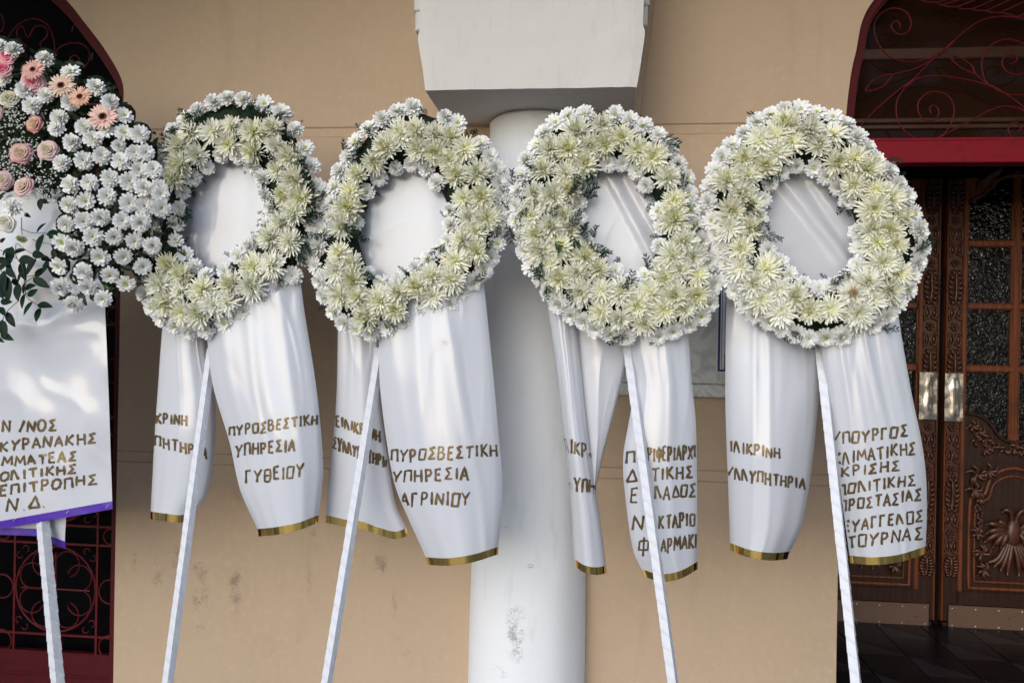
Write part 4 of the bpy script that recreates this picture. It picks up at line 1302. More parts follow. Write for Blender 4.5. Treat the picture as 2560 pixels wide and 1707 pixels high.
def lettering(parent, conv, text, x0, x1, y0, y1, h, depth, inside, w=5.0, off=.0011, seed=1, roundo=False):
    """strokes of flat ink following the sheet; x,y mid-height start/end in crop px"""
    r = random.Random(seed+len(text)*7+int(x0))
    tot = sum(WIDE.get(c, 1.0)+.32 for c in text)-.32
    X = 0; mb = MB(); k = 0
    cw = (x1-x0)/tot
    s1 = conv(1, 1)[0]-conv(0, 0)[0]
    for ch in text:
        wch = WIDE.get(ch, 1.0)
        if ch != ' ':
            jx, jy, sl, hh = r.uniform(-.05,.05), r.uniform(-.08,.08), r.uniform(-.08,.16), r.uniform(1.0,1.22)
            for st in GL['o' if (roundo and ch == 'Ο') else ch]:
                pts = []
                for i in range(len(st)-1):
                    for q in range(5):
                        t = q/5; pts.append((st[i][0]+(st[i+1][0]-st[i][0])*t, st[i][1]+(st[i+1][1]-st[i][1])*t))
                pts.append(st[-1])
                px = []
                for (u, v) in pts:
                    uu = X + (u+jx+sl*(v-.5))*wch
                    xx = x0+uu*cw; t = (uu/tot)
                    yy = y0+(y1-y0)*t - (v-.5+jy)*h*hh
                    px.append(conv(xx, yy))
                # strip
                vs = []; ok = []
                ww = w*r.uniform(.85,1.12)
                k += 1
                for i, p in enumerate(px):
                    a = px[max(0,i-1)]; b = px[min(len(px)-1,i+1)]
                    dx_, dy_ = b[0]-a[0], b[1]-a[1]; L_ = math.hypot(dx_, dy_) or 1
                    nx_, ny_ = -dy_/L_, dx_/L_
                    wl = ww*(1+.18*math.sin(i*1.3+k))/2
                    for s in (-1, 1):
                        q = (p[0]+nx_*wl*s, p[1]+ny_*wl*s)
                        vs.append(P(q[0], q[1], depth(*q)-off-.00006*(k % 7)))
                    ok.append(inside(p[0], p[1]))
                fs = [(2*i, 2*i+1, 2*i+3, 2*i+2) for i in range(len(px)-1) if ok[i] and ok[i+1]]
                if fs: mb.add(vs, fs)
        X += wch+.32
    if mb.f: mb.build('lettering', M_ink, parent)

# ------------------------------------------------------------------ ribbons
def tail_surface(left, right, bottom, top, y0, bulge, folds, wob=.004, seed=0, edgeroll=.02, tilt=0.0):
    """left/right: [(py, px)], bottom: [(u, py)], folds: [(u_top, u_bot, amp, width)]"""
    pymax = max(b[1] for b in bottom)+20
    def LR(py): return sinterp(py, left), sinterp(py, right)
    def depth(px, py):
        l, r_ = LR(py); u = (px-l)/max(1e-3, r_-l); u = max(0, min(1, u)); t = (py-top)/(pymax-top)
        d = -bulge*(1-(2*u-1)**2)*(.35+.65*min(1, max(0, t)*1.6))
        for (ua, ub, am, wd) in folds:
            uc = ua+(ub-ua)*t
            d -= .38*am*math.exp(-((u-uc)/wd)**2)*(1.0-.35*t)
        d += wob*1.5*noise.noise(Vector((u*2.2+seed, t*2.0, seed*1.7)))
        q_ = abs(noise.noise(Vector((u*2.6+seed*3.1, t*1.6, seed*.7+9))))
        d -= .0045*math.exp(-q_/.05)*max(.15, 1-t*1.1)
        q_ = abs(noise.noise(Vector((u*1.7+t*1.2+seed*5.3, t*2.6, seed*.7+3))))
        d += .003*math.exp(-q_/.06)*max(0, 1-t*1.6)
        d += edgeroll*(max(0, (abs(u-.5)-.42)/.08))**2 * .5
        d += tilt*(u-.5)
        return y0+d
    def inside(px, py):
        l, r_ = LR(py); u = (px-l)/max(1e-3, r_-l)
        return .012 < u < .988
    return LR, depth, inside
def grid_sheet(name, mt, parent, LR, depth, topf, botf, nu, nv, off=0.0, smooth=True, thick=.0009):
    mb = MB(); vs = []; fs = []
    for j in range(nv+1):
        for i in range(nu+1):
            u, v = i/nu, j/nv
            a, b = topf(u), botf(u); py = a+(b-a)*v
            l, r_ = LR(py); px = l+(r_-l)*u
            vs.append(P(px, py, depth(px, py)-off))
    for j in range(nv):
        for i in range(nu):
            q = j*(nu+1)+i; fs.append((q, q+nu+1, q+nu+2, q+1))
    n0 = len(vs)
    vs2 = [Vector(v)+Vector((0, thick, 0)) for v in vs]
    fs2 = [tuple(i+n0 for i in f[::-1]) for f in fs]
    bd = [i for i in range(nu+1)] + [(j)*(nu+1)+nu for j in range(1, nv+1)] + [nv*(nu+1)+i for i in range(nu-1, -1, -1)] + [j*(nu+1) for j in range(nv-1, 0, -1)]
    mb.add(vs+vs2, fs+fs2)
    ev = [vs[i] for i in bd] + [vs2[i] for i in bd]; k_ = len(bd)
    mb.add(ev, [(i, (i+1) % k_, (i+1) % k_+k_, i+k_) for i in range(k_)])
    return mb.build(name, mt, parent, smooth=smooth)
def vv(lst): return [(y*VS, x*VS) for (x, y) in lst]     # v-coordinates (x, y) -> (py, px)

RB = [
 dict(label='white ribbon with bronze lettering ΠΥΡΟΣΒΕΣΤΙΚΗ ΥΠΗΡΕΣΙΑ ΓΥΘΕΙΟΥ under the far left wreath', conv=c7,
  tails=[dict(left=vv([(383,640),(372,760),(362,900),(355,1000),(350,1100),(346,1176),(346,1200)]), right=vv([(470,640),(474,800),(490,889),(496,951),(493,1031),(485,1097),(471,1147),(452,1172),(448,1200)]),
     bottom=[(0,1176*VS),(.35,1181*VS),(.7,1184*VS),(1,1172*VS)], y=-.615, bulge=.055, folds=[(.5,.35,.012,.10),(.75,.8,-.01,.12),(.3,.2,.006,.06)],
     text=[('ΚΡΙΝΗ',140,410,325,355,75),('ΠΗΤΗΡΙΑ',130,582,525,630,82)]),
   dict(left=vv([(475,640),(477,790),(490,889),(527,1015),(551,1123),(575,1180),(592,1216),(594,1240)]), right=vv([(684,600),(700,720),(724,873),(738,1000),(742,1084),(738,1131),(732,1184),(730,1210)]),
     bottom=[(0,1216*VS),(.3,1212*VS),(.7,1201*VS),(1,1184*VS)], y=-.70, bulge=.06, folds=[(.15,.2,.014,.05),(.3,.5,-.012,.08),(.75,.78,.016,.07),(.55,.45,.008,.06),(.42,.35,.010,.03)],
     text=[('ΠΥΡΟΣΒΕΣΤΙΚΗ',775,1550,450,338,78),('ΥΠΗΡΕΣΙΑ',835,1350,615,562,90),('ΓΥΘΕΙΟΥ',920,1425,850,782,98)])]),
 dict(label='white ribbon with bronze lettering ΠΥΡΟΣΒΕΣΤΙΚΗ ΥΠΗΡΕΣΙΑ ΑΓΡΙΝΙΟΥ beside the column', conv=c4,
  tails=[dict(left=vv([(778,620),(776,755),(773,900),(765,1010),(753,1120),(748,1183),(748,1215)]), right=vv([(862,640),(870,790),(877,951),(893,1070),(910,1162),(934,1214),(938,1240)]),
     bottom=[(0,1184*VS),(.28,1195*VS),(.46,1199*VS),(.66,1213*VS),(.85,1222*VS),(1,1214*VS)], y=-.60, bulge=.03, folds=[(.5,.62,.012,.12),(.2,.25,-.01,.1),(.8,.85,-.012,.10)],
     text=[('ΕΙΛΙΚΡΙΝΗ',125,357,733,815,50),('ΣΥΛΛΥΠΗΤΗΡΙΑ',110,402,850,955,55)]),
   dict(left=vv([(866,640),(870,775),(873,889),(892,1039),(910,1123),(940,1195),(978,1280),(984,1300)]), right=vv([(1102,600),(1110,643),(1130,832),(1145,995),(1154,1100),(1152,1170),(1145,1257),(1143,1290)]),
     bottom=[(0,1281*VS),(.3,1283*VS),(.65,1275*VS),(1,1257*VS)], y=-.70, bulge=.07, folds=[(.1,.25,.010,.05),(.35,.3,.018,.06),(.5,.45,-.010,.05),(.6,.85,.014,.05),(.8,.75,-.008,.07)],
     text=[('ΠΥΡΟΣΒΕΣΤΙΚΗ',412,970,920,887,55),('ΥΠΗΡΕΣΙΑ',425,820,1030,1008,56),('ΑΓΡΙΝΙΟΥ',465,825,1148,1140,60)])]),
 dict(label='white ribbon with one narrow rolled tail and one tail lettered in five lines', conv=c5,
  tails=[dict(left=vv([(1248,640),(1258,713),(1277,854),(1291,981),(1305,1088),(1313,1190),(1319,1285),(1321,1310)]),
     right=[(c5(0,y)[1], c5(x,0)[0]) for x, y in [(560,-40),(566,150),(582,330),(605,560),(640,850),(664,1020),(691,1190),(717,1410),(720,1450)]],
     bottom=[(0,1284*VS),(.3,1299*VS),(.7,1304*VS),(1,1300*VS)], y=-.63, bulge=.055, folds=[(.35,.35,.012,.10),(.75,.7,-.01,.10)],
     text=[('ΛΙΚΡΙ',505,642,808,838,58),('ΛΥΠΗ',522,664,998,1012,56)]),
   dict(left=[(c5(0,y)[1], c5(x,0)[0]) for x, y in [(530,-40),(540,150),(588,560),(628,850),(652,1035),(652,1060)]],
     right=[(c5(0,y)[1], c5(x,0)[0]) for x, y in [(838,-40),(834,200),(828,340),(780,560),(700,870),(664,1035),(664,1060)]],
     bottom=[(0,1226),(1,1230)], y=-.60, bulge=.03, folds=[(.3,.6,.014,.12)], text=[], band=False),
   dict(left=vv([(1444,640),(1448,803),(1459,877),(1444,971),(1431,1054),(1437,1147),(1455,1266),(1476,1312),(1485,1340)]), right=vv([(1574,640),(1582,784),(1591,894),(1598,968),(1601,1105),(1602,1289),(1602,1320)]),
     bottom=[(0,1308*VS),(.25,1319*VS),(.5,1318*VS),(.75,1309*VS),(1,1291*VS)], y=-.66, bulge=.06, folds=[(.15,.3,.016,.05),(.6,.65,.014,.06),(.75,.8,-.008,.07)],
     text=[('Π',812,858,865,862,52),('ΡΙΦΕΡΙΑΡΧΗ',920,1172,855,838,58),('Δ',820,870,958,955,55),('ΤΙΚΗΣ',940,1142,950,935,55),('Ε',838,876,1050,1048,60),('ΛΑΔΟΣ',955,1158,1045,1028,55),
           ('Ν',848,902,1190,1188,60),('ΚΤΑΡΙΟΣ',975,1185,1185,1168,58),('Φ',872,922,1300,1298,68),('ΑΡΜΑΚΗ',985,1180,1300,1278,58)])]),
 dict(label='white ribbon of the far right wreath, one tail with seven lettered lines', conv=cR,
  tails=[dict(left=vv([(1672,640),(1668,700),(1666,900),(1668,1000),(1672,1100),(1677,1246),(1678,1275)]), right=vv([(1888,640),(1886,790),(1880,919),(1863,1084),(1843,1203),(1828,1240),(1812,1271),(1808,1290)]),
     bottom=[(0,1248*VS),(.3,1263*VS),(.7,1271*VS),(1,1268*VS)], y=-.60, bulge=.09, folds=[(.3,.32,.012,.04),(.42,.55,.012,.04),(.75,.85,-.014,.1),(.9,.7,.01,.08)],
     text=[('ΕΙΛΙΚΡΙΝΗ',62,378,250,298,56),('ΥΛΛΥΠΗΤΗΡΙΑ',82,517,398,465,58)]),
   dict(left=vv([(1882,640),(1886,790),(1905,919),(1925,1080),(1941,1200),(1952,1281),(1954,1300)]), right=vv([(2056,640),(2066,740),(2086,860),(2097,919),(2117,1014),(2127,1093),(2129,1180),(2126,1256),(2125,1280)]),
     bottom=[(0,1277*VS),(.3,1281*VS),(.65,1275*VS),(1,1256*VS)], y=-.69, bulge=.05, folds=[(.25,.2,.012,.04),(.5,.75,.016,.04),(.65,.7,-.014,.05),(.8,.9,.012,.05),(.4,.45,-.006,.06)],
     text=[('ΥΠΟΥΡΓΟΣ',668,1087,215,170,58),('ΚΛΙΜΑΤΙΚΗΣ',678,1132,328,262,56),('ΚΡΙΣΗΣ',718,1045,400,358,50),('ΠΟΛΙΤΙΚΗΣ',702,1128,502,438,52),('ΠΡΟΣΤΑΣΙΑΣ',712,1162,590,522,56),('ΕΥΑΓΓΕΛΟΣ',732,1170,702,638,56),('ΤΟΥΡΝΑΣ',750,1170,785,740,58)])]),
]
for wi, rb_ in enumerate(RB):
    cx, cy = WRE[wi]['c']; Ri, Ro = WRE[wi]['Ri'], WRE[wi]['Ro']
    T = thing('ribbon', P(cx, cy+Ro(math.pi/2), -.62), rb_['label'], 'ribbon', 'white ribbons hanging from the wreaths')
    # part behind the opening
    folds = [[(.25,.15,.03,.035),(.55,.3,.012,.10),(.75,.8,-.01,.1)], [(.2,.2,.03,.03),(.7,.9,.012,.12)], [(.2,1.1,.020,.07),(.35,1.3,-.02,.08)], [(.1,1.15,.03,.09),(.3,1.2,-.02,.06)]][wi]
    mb = MB(); vs = []; fs = []; NR, NAa = 16, 72
    rw_ = random.Random(wi)
    def dd(px, py):
        x = (px-cx)/(1.15*Ri(0)+1)*.5+.5; y = (py-cy)/300+.5
        d = 0
        for (ua, ub, am, wd) in folds: d -= am*math.exp(-((x-(ua+(ub-ua)*y))/wd)**2)
        d += .010*noise.noise(Vector((x*1.5+wi, y*1.5, 0)))
        if wi in (0, 1): d += .018 if x < (.22 if wi == 1 else .24) else 0
        q_ = abs(noise.noise(Vector((x*2.0+y*.8+wi*4, y*1.6-x*.5, 7))))
        d -= .003*math.exp(-q_/.08)
        return WY + .035 + d*.45
    vs.append(P(cx, cy, dd(cx, cy)))
    for i in range(1, NR+1):
        for j in range(NAa):
            a = 2*math.pi*j/NAa; rr_ = (Ri(a)+48)*i/NR
            px, py = cx+rr_*math.cos(a), cy+rr_*math.sin(a)
            vs.append(P(px, py, dd(px, py)))
    for j in range(NAa): fs.append((0, 1+(j+1) % NAa, 1+j))
    for i in range(NR-1):
        for j in range(NAa):
            q = 1+i*NAa+j; q2 = 1+i*NAa+(j+1) % NAa
            fs.append((q, q2, q2+NAa, q+NAa))
    mb.add(vs, fs); mb.build('backing_fold', M_ribbon, T, smooth=True)
    for ti, t in enumerate(rb_['tails']):
        top = 640*VS
        LR, depth, inside = tail_surface(t['left'], t['right'], t['bottom'], top, t['y'], t['bulge'], t['folds'], seed=wi*3+ti)
        botf = lambda u: sinterp(u, t['bottom'])
        tl = grid_sheet('tail', M_ribbon, T, LR, depth, lambda u: top, botf, 56, 48)
        if t.get('band', True): grid_sheet('gold_band', M_gold, tl, LR, depth, lambda u: botf(u)-2, lambda u: botf(u)+17, 56, 2, off=.0012)
        for li, (tx, x0, x1, y0, y1, h) in enumerate(t['text']):
            lettering(tl, rb_['conv'], tx, x0, x1, y0, y1, h, depth, inside, w=5.7, seed=li+ti*9+wi*31)

# ribbon under the spray at left (two stacked tails with purple bands)
T = thing('ribbon', P(100, 1300, -.66), 'large flat white ribbon with a stapled purple hem under the pink and white spray', 'ribbon', 'white ribbons hanging from the wreaths')
sideR = [(440,150),(520,235),(640,256),(760*1,262),(1000,272),(1150,277),(1268,281),(1300,282)]
bt = [(0, 1364), (1, 1250+1)]
L5 = [(400,-300),(1500,-300)]
def front_bottom(u): return 1364 + (1252-1364)*u
def frontdepth_factory():
    def LR(py): return -300, sinterp(py, sideR)
    def depth(px, py):
        t = (py-500)/750
        d = -.02*math.sin(px/300*math.pi*.9+.4) + .012*noise.noise(Vector((px/90., py/110., 4)))
        d -= .02*math.exp(-((py-(800-(px-130)*.5 if px > 110 else 812))/26.)**2)
        q_ = abs(noise.noise(Vector((px/170., py/210., 2.2))))
        d -= .006*math.exp(-q_/.05)
        return -.70 + d + .03*t
    return LR, depth
LR5, depth5 = frontdepth_factory()
# the visible stretch of the hem slopes: left 1303+, right 1252
def fb(u):
    px = -300+(581)*u
    return 1303 + (px/281.0)*(1253-1303)
tl = grid_sheet('tail', M_ribbon, T, LR5, depth5, lambda u: 470, fb, 60, 60)
grid_sheet('purple_band', M_purple, tl, LR5, depth5, lambda u: fb(u)-1, lambda u: fb(u)+19, 60, 2, off=.0014)
mb = MB()
for (a, b) in (((170,1475),(212,1437)), ((862,1370),(908,1338)), ((1382,1303),(1418,1262))):
    pa_, pb_ = cT(*a), cT(*b)
    mb.tube([P(pa_[0], pa_[1], depth5(*pa_)-.003), P(pb_[0], pb_[1], depth5(*pb_)-.003)], .0011, 5)
mb.build('staple', M_staple, tl)
ins = lambda x, y: x < sinterp(y, sideR)-2
for li, (tx, x0, x1, y0, y1, h) in enumerate([('Ν /ΝΟΣ',35,740,247,215,125), ('ΚΥΡΑΝΑΚΗΣ',0,1262,500,390,120), ('ΜΜΑΤΕΑΣ',30,1005,705,625,112), ('ΟΛΙΤΙΚΗΣ',5,1002,890,790,105), ('ΕΠΙΤΡΟΠΗΣ',0,1272,1080,925,118), ('Ν',95,238,1262,1248,140),('.',298,330,1255,1253,130),('Δ',385,522,1232,1226,130),('.',552,585,1220,1218,130)]):
    lettering(tl, cT, tx, x0, x1, y0, y1, h, depth5, ins, w=6.2, seed=77+li, roundo=True)
sideB = [(1200,160),(1290,165),(1345,162),(1400,166)]
def LR6(py): return -300, sinterp(py, sideB)
def depth6(px, py): return -.64 + .012*math.sin(px/50.)
def fb6(u):
    px = -300+462*u
    return interp(px, [(-300,1330),(0,1319),(90,1322),(125,1340),(162,1354)])
tl = grid_sheet('tail', M_ribbon, T, LR6, depth6, lambda u: 1180, fb6, 50, 10)
grid_sheet('purple_band', M_purple, tl, LR6, depth6, lambda u: fb6(u)-1, lambda u: fb6(u)+17, 50, 2, off=.0014)

# ------------------------------------------------------------------ wrapped poles
def pole(a, b, ya, yb, w0, w1, label, grp, top_ext=.17):
    A = P(a[0]*VS, a[1]*VS, ya); B = P(b[0]*VS, b[1]*VS, yb)
    d = (B-A)
    d_ = d/d.length
    t0 = A - d_*top_ext
    tz = (GZ-A.z)/d_.z
    E = A + d_*tz
    T = thing('wreath_stand', E, label, 'stand', grp)
    wA = w0*VS*(ya+3.6)/1991/2; wB = w1*VS*(yb+3.6)/1991/2
    w = (wA+wB)/2*.68
    L_ = (E-t0).length
    x = Vector((1,0,0)); x = (x - d_*x.dot(d_)).normalized(); y = d_.cross(x).normalized()
    rot = math.radians(28); X = x*math.cos(rot)+y*math.sin(rot); Y = -x*math.sin(rot)+y*math.cos(rot)
    n = int(L_/.004); corners = []
    q = 5
    for s in range(4):
        for i in range(q):
            c0 = [(-1,-1),(1,-1),(1,1),(-1,1)][s]; c1_ = [(-1,-1),(1,-1),(1,1),(-1,1)][(s+1) % 4]
            corners.append((c0[0]+(c1_[0]-c0[0])*i/q, c0[1]+(c1_[1]-c0[1])*i/q, (s+i/q)/4))
    vs = []; fs = []; cs_ = []; m_ = len(corners); rr = random.Random(int(abs(A.x)*1000))
    pitch = .048
    for i in range(n+1):
        p = t0 + d_*(L_*i/n)
        for (cx_, cy_, per) in corners:
            ph = (L_*i/n)/pitch + per*2.0 + .15*noise.noise(Vector((i*.02, per, 1)))
            fr = ph - math.floor(ph)
            cs_.append((.67,.68,.725) if fr < .7 else (.63,.64,.69))
            e = .955 + .085*fr + .05*noise.noise(Vector((i*.05, per*6, 3)))
            vs.append(p + X*(cx_*w*e) + Y*(cy_*w*.8*e))
    for i in range(n):
        for j in range(m_):
            j2 = (j+1) % m_
            fs.append((i*m_+j, i*m_+j2, (i+1)*m_+j2, (i+1)*m_+j))
    fs.append(tuple(range(m_))[::-1]); fs.append(tuple(range(n*m_, (n+1)*m_)))
    mb = MB(); mb.add(vs, fs, cs_); mb.build('wrapped_pole', M_wrap, T)
    return T
grp = 'white wrapped stands under the wreaths'
pole((474,900), (385,1568), -.675, -.92, 25, 36, 'white wrapped pole leaning left, under the far left cream wreath', grp)
pole((858,900), (750,1568), -.675, -.92, 24, 35, 'white wrapped pole leaning left, under the second wreath, beside the column', grp)
pole((1456,900), (1546,1568), -.68, -.95, 24, 33, 'white wrapped pole leaning right, in front of the five line ribbon', grp)
pole((1894,900), (1966,1568), -.675, -.95, 22, 33, 'white wrapped pole leaning right, under the far right wreath before the carved door', grp)
pole((98,1195), (133,1568), -.667, -.80, 30, 44, 'white wrapped pole under the purple hemmed ribbon, before the red gate', grp, .10)

# ------------------------------------------------------------------ spray at left
SY = -.80
sp_ = thing('flower_spray', P(0, 700, SY), 'pink rose, peach gerbera and white chrysanthemum spray with trailing ruscus at the left edge', 'flower arrangement')
whites = [cA(*p) for p in [(440,200),(695,320),(245,500),(450,550),(690,620),(320,650),(1080,610),(940,470),(1215,745),(580,765),(560,870),(830,860),(1035,890),(1215,915),(710,1010),(910,975),(1370,930),(1165,1040),(820,1185),(1000,1140),(1185,1190),(1320,1110),(1430,1110),(610,1210),(1360,1280),(1500,1275),(690,1420),(880,1400),(1080,1360),(1270,1390),(1410,1450),(1560,1450),(20,80),(140,110),(60,400)]]
whites += [cB(*p) for p in [(645,120),(800,80),(1000,45),(1205,105),(1350,140),(1390,20),(620,300),(790,275),(940,235),(1140,270),(1310,285),(870,420),(1065,420),(1260,455),(1420,500),(580,470),(690,520),(935,600),(1150,600),(1330,690),(555,690),(780,740),(1025,770),(570,880),(820,880),(1175,850),(690,1040),(965,990),(1500,150),(120,140),(1500,20)]]
whites += [(-30,200),(-60,300),(-90,140),(-50,90),(-110,220)]
rr = random.Random(9)
def spray_n(px, py, j=.22):
    n = Vector(((px-60)/420., -1, -(py-420)/520.)) + Vector((rr.uniform(-j,j), 0, rr.uniform(-j,j)))
    return n.normalized()
for (px, py) in whites:
    s = rr.uniform(.84,1.0)
    if (abs(px-cA(1165,1040)[0]) < 2): s = .7
    link('white_chrysanthemum', rr.choice(SMALL), sp_, frame(P(px, py, SY-.02-rr.uniform(0,.03)), spray_n(px, py), rr.random()*6, s))
PK = rose_mesh(1, (.85,.16,.26), (.88,.46,.50), (.88,.64,.64), .9)
PK2 = rose_mesh(2, (.85,.16,.30), (.88,.50,.54), (.88,.62,.64), .9)
RE = rose_mesh(3, (.78,.62,.36), (.86,.74,.62), (.55,.05,.13), 1.1)
RE2 = rose_mesh(4, (.76,.60,.38), (.86,.76,.64), (.60,.10,.18), .9)
CR = rose_mesh(5, (.66,.62,.30), (.80,.78,.58), (.80,.80,.68), .9)
WHR = rose_mesh(6, (.75,.72,.55), (.86,.85,.78), (.86,.86,.82), .9)
for (p, me, r_) in [((100,170),PK,100), ((50,300),PK2,100), ((330,420),PK,125), ((100,590),CR,100), ((-25,715),RE2,75), ((350,830),RE,95), ((215,1120),RE,115), ((480,1090),RE2,112), ((30,1380),RE2,105), ((250,1450),RE,115)]:
    px, py = cA(*p)
    link('rose', me, sp_, frame(P(px, py, SY-.035), Vector((rr.uniform(-.2,.35), -1, rr.uniform(-.05,.45))), rr.random()*6, r_/115*.88))
px, py = cB(70, 290); link('rose', WHR, sp_, frame(P(px, py, SY-.03), Vector((.1,-1,-.2)), 1, .80))
LIS = rose_mesh(8, (.35,.50,.12), (.62,.70,.40), (.70,.76,.55), .8)
px, py = cB(205, 430); link('lisianthus_bud', LIS, sp_, frame(P(px, py, SY-.04), Vector((.1,-.6,-1)), 1, .42))
GE = [gerbera_mesh(1, (.84,.42,.34)), gerbera_mesh(2, (.88,.69,.58)), gerbera_mesh(3, (.87,.64,.53)), gerbera_mesh(4, (.90,.68,.61))]
for (p, me, r_) in [((325,295),GE[0],112), ((600,450),GE[1],130), ((785,560),GE[2],112), ((1010,755),GE[3],145)]:
    px, py = cA(*p)
    link('gerbera', me, sp_, frame(P(px, py, SY-.06), Vector((.15+rr.uniform(-.1,.1), -1, .3)), rr.random()*6, r_/145*1.02))
# leaves
LEAF = leaf_mesh('leaf', M_leaf, .055, .026, 1); LL = leaf_mesh('leaf', M_lightleaf, .032, .015, 2); RUS = leaf_mesh('ruscus_leaf', M_ruscus, .05, .0215, 3, .3)
def leaf_at(conv, x, y, ang, ln, me, L0, yoff, nm, par, wid=1.0):
    px, py = conv(x, y); s = conv(1, 1)[0]-conv(0, 0)[0]
    a = math.radians(ang); Lm = ln*s*(SY+3.6)/1991
    d = Vector((math.cos(a), rr.uniform(-.25,.1), math.sin(a)))
    p = P(px, py, SY+yoff) - d*Lm/2
    M_ = frame_dir(p, d, Vector((rr.uniform(-.5,.5), -1, rr.uniform(-.3,.6))), Lm/L0)
    return link(nm, me, par, M_)
rus = [(390,340,40,130),(385,490,-95,190),(500,390,5,150),(490,420,-40,110),(370,590,-12,170),(435,630,-20,130),(265,640,-5,200),(300,700,-110,170),(430,700,-110,130),(385,750,30,150),(390,850,-30,180),(290,890,10,150),(310,940,30,130),(175,940,-80,170),(225,1020,-95,140),(270,1090,-120,150),(425,1065,-10,160),(360,1150,-95,140),(65,1025,0,140),(70,900,-80,240),(105,1190,-60,160),(40,1280,-70,180),(70,1350,-25,150),(30,1120,-50,120),(230,740,-70,200),(110,760,-40,150),(40,640,0,150),(100,600,-90,180),(190,555,10,120),(30,450,30,80),(235,900,-90,120),(10,850,-90,160),(50,830,-70,200),(30,700,20,120),(90,680,-60,150),(200,790,-100,130),(150,850,-45,120),(380,120,-80,120),(430,90,-15,110),(260,220,-25,90),(20,940,-60,150),(10,1380,-30,90),(60,560,40,110)]
for q in rus: leaf_at(cB, q[0], q[1], q[2], q[3]*1.12, RUS, .05, -.02+rr.uniform(-.03,.03), 'ruscus_leaf', sp_)
mb = MB()
for path in ([(150,480),(150,600),(210,700),(230,850),(250,980),(345,1050),(360,1080)], [(160,480),(240,540),(320,580),(440,610)], [(190,340),(290,380),(420,385),(500,390)], [(120,860),(200,900),(260,960)], [(0,540),(120,600),(150,620)], [(130,860),(60,800),(0,720)], [(230,850),(300,800),(385,750)], [(180,1010),(80,1100),(30,1180),(10,1260)], [(230,790),(330,780)], [(300,440),(370,470),(490,485)], [(200,240),(205,400)]):
    w = [P(*cB(*p), SY-.01) for p in path]
    mb.tube(spline([tuple(q) for q in w], 4), .0014, 4)
mb.build('ruscus_stem', M_stem, sp_)
for (x, y, a_, l_) in [(580,650,90,80),(500,665,0,70),(850,410,-10,100),(1040,455,-20,110),(1050,510,-30,90),(1340,840,30,140),(1240,850,160,160),(1080,1090,-20,130),(870,1060,-70,120),(690,1150,20,110),(990,470,20,100),(1240,1040,-60,130),(740,760,-30,90),(790,1280,-40,90),(730,1310,-70,80),(760,1340,100,90),(960,1330,0,80),(930,1220,10,90),(820,690,-60,90),(950,600,0,80),(540,230,80,90),(310,180,100,80)]:
    leaf_at(cA, x, y, a_, l_, rr.choice((LEAF, LL, LL)) if l_ < 100 else LEAF, .055 if l_ >= 100 else .04, .0, 'leaf', sp_)
for (x, y, a_, l_) in [(1010,140,0,80),(1040,195,0,70),(740,620,-30,80),(600,590,-10,60),(770,1000,-50,150),(1040,640,-30,100),(1440,90,-20,180),(1420,150,-70,100),(920,920,-20,120),(1010,900,-30,120),(700,400,10,90),(1040,300,-80,70),(680,810,80,70),(790,735,20,70),(740,790,-80,60),(980,500,90,120),(660,430,-40,100)]:
    leaf_at(cB, x, y, a_, l_, rr.choice((LEAF, LL)), .05, .0, 'leaf', sp_)
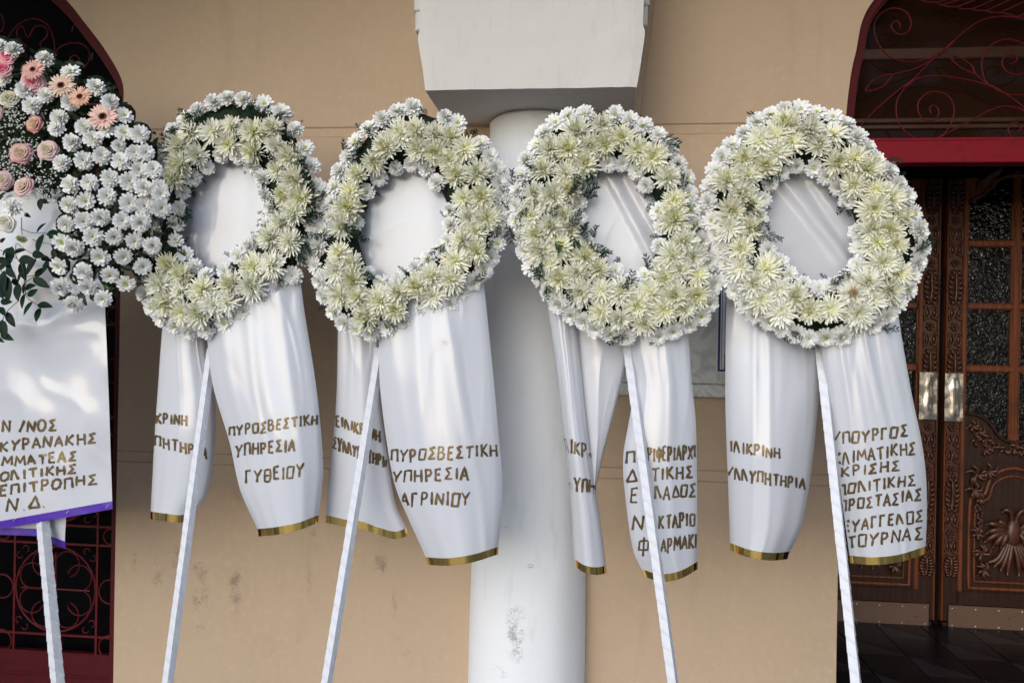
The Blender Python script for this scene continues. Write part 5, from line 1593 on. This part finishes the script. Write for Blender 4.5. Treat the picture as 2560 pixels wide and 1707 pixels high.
# foliage mass behind the flowers
fm = MB()
base_leaf = LEAF
bv = [tuple(v.co) for v in base_leaf.vertices]; bf = [tuple(p.vertices) for p in base_leaf.polygons]
anch = [w for w in whites if w[1] < 760 and w[0] > 100 or w[1] < 420] + [(x, y) for x in range(-40, 150, 30) for y in range(180, 480, 30)]
for i in range(900):
    w = rr.choice(anch)
    px, py = w[0]+rr.gauss(0, 17), w[1]+rr.gauss(0, 17)
    if px > 395 or py > 745: continue
    d = Vector((rr.uniform(-1,1), rr.uniform(-.5,.3), rr.uniform(-1,1))).normalized()
    M_ = frame_dir(P(px, py, SY+.05+rr.uniform(-.02,.03)), d, Vector((rr.uniform(-.6,.6), -1, rr.uniform(-.2,.8))), rr.uniform(.5,.95))
    fm.add([M_ @ Vector(v) for v in bv], bf)
fm.build('foliage', M_leaf, sp_, kind='stuff')
# backing of the spray (dark moss mat following the flowers)
bk = MB()
for (px, py) in anch:
    if px < 372 and py < 700:
        p = P(px, py, SY+.09); bk.blob(tuple(p), .05, .02, .05, 8, 5)
bk.build('moss_backing', M_moss, sp_, smooth=True, kind='stuff')
# gypsophila
gm = MB(); st = MB()
cl = [(rr.uniform(-20,560), rr.uniform(480,1480)) for _ in range(60)]
for (x, y) in cl:
    if x > 450 and y < 1150: continue
    q = cA(x, y); c0 = P(q[0], q[1], SY-.015)
    root = c0 + Vector((rr.uniform(-.03,.03), .07, -.05))
    for k_ in range(12):
        e = c0 + Vector((rr.gauss(0,.022), rr.gauss(-.005,.012), rr.gauss(0,.022)))
        s = rr.uniform(.0017,.0042)
        for z_ in range(2):
            gm.blob(tuple(e+Vector((rr.uniform(-1,1)*s*.6, 0, rr.uniform(-1,1)*s*.6))), s, s*.8, s*.85, 5, 3)
        if k_ % 2 == 0: st.tube([root, (root+e)/2+Vector((rr.uniform(-.01,.01), 0, rr.uniform(-.01,.01))), e], .0004, 3, caps=False)
for (x, y) in [(20,440),(90,620),(60,700),(20,560),(140,640),(40,520)]:
    q = cA(x, y)
    for k_ in range(16):
        e = P(q[0], q[1], SY-.075) + Vector((rr.gauss(0,.014), rr.gauss(0,.006), rr.gauss(0,.014))); s = rr.uniform(.0017,.0035)
        gm.blob(tuple(e), s, s*.8, s*.85, 5, 3)
for (x, y) in [(90,100),(60,160),(180,150),(230,90),(420,30),(470,60),(530,40)]:
    q = cB(x, y)
    for k_ in range(14):
        e = P(q[0], q[1], SY-.06) + Vector((rr.gauss(0,.015), rr.gauss(0,.006), rr.gauss(0,.013))); s = rr.uniform(.0017,.0035)
        gm.blob(tuple(e), s, s*.8, s*.85, 5, 3)
gm.build('gypsophila', M_gyp, sp_, kind='stuff', label='tiny white filler blossoms')
st.build('gypsophila_stems', M_stem, sp_, kind='stuff')
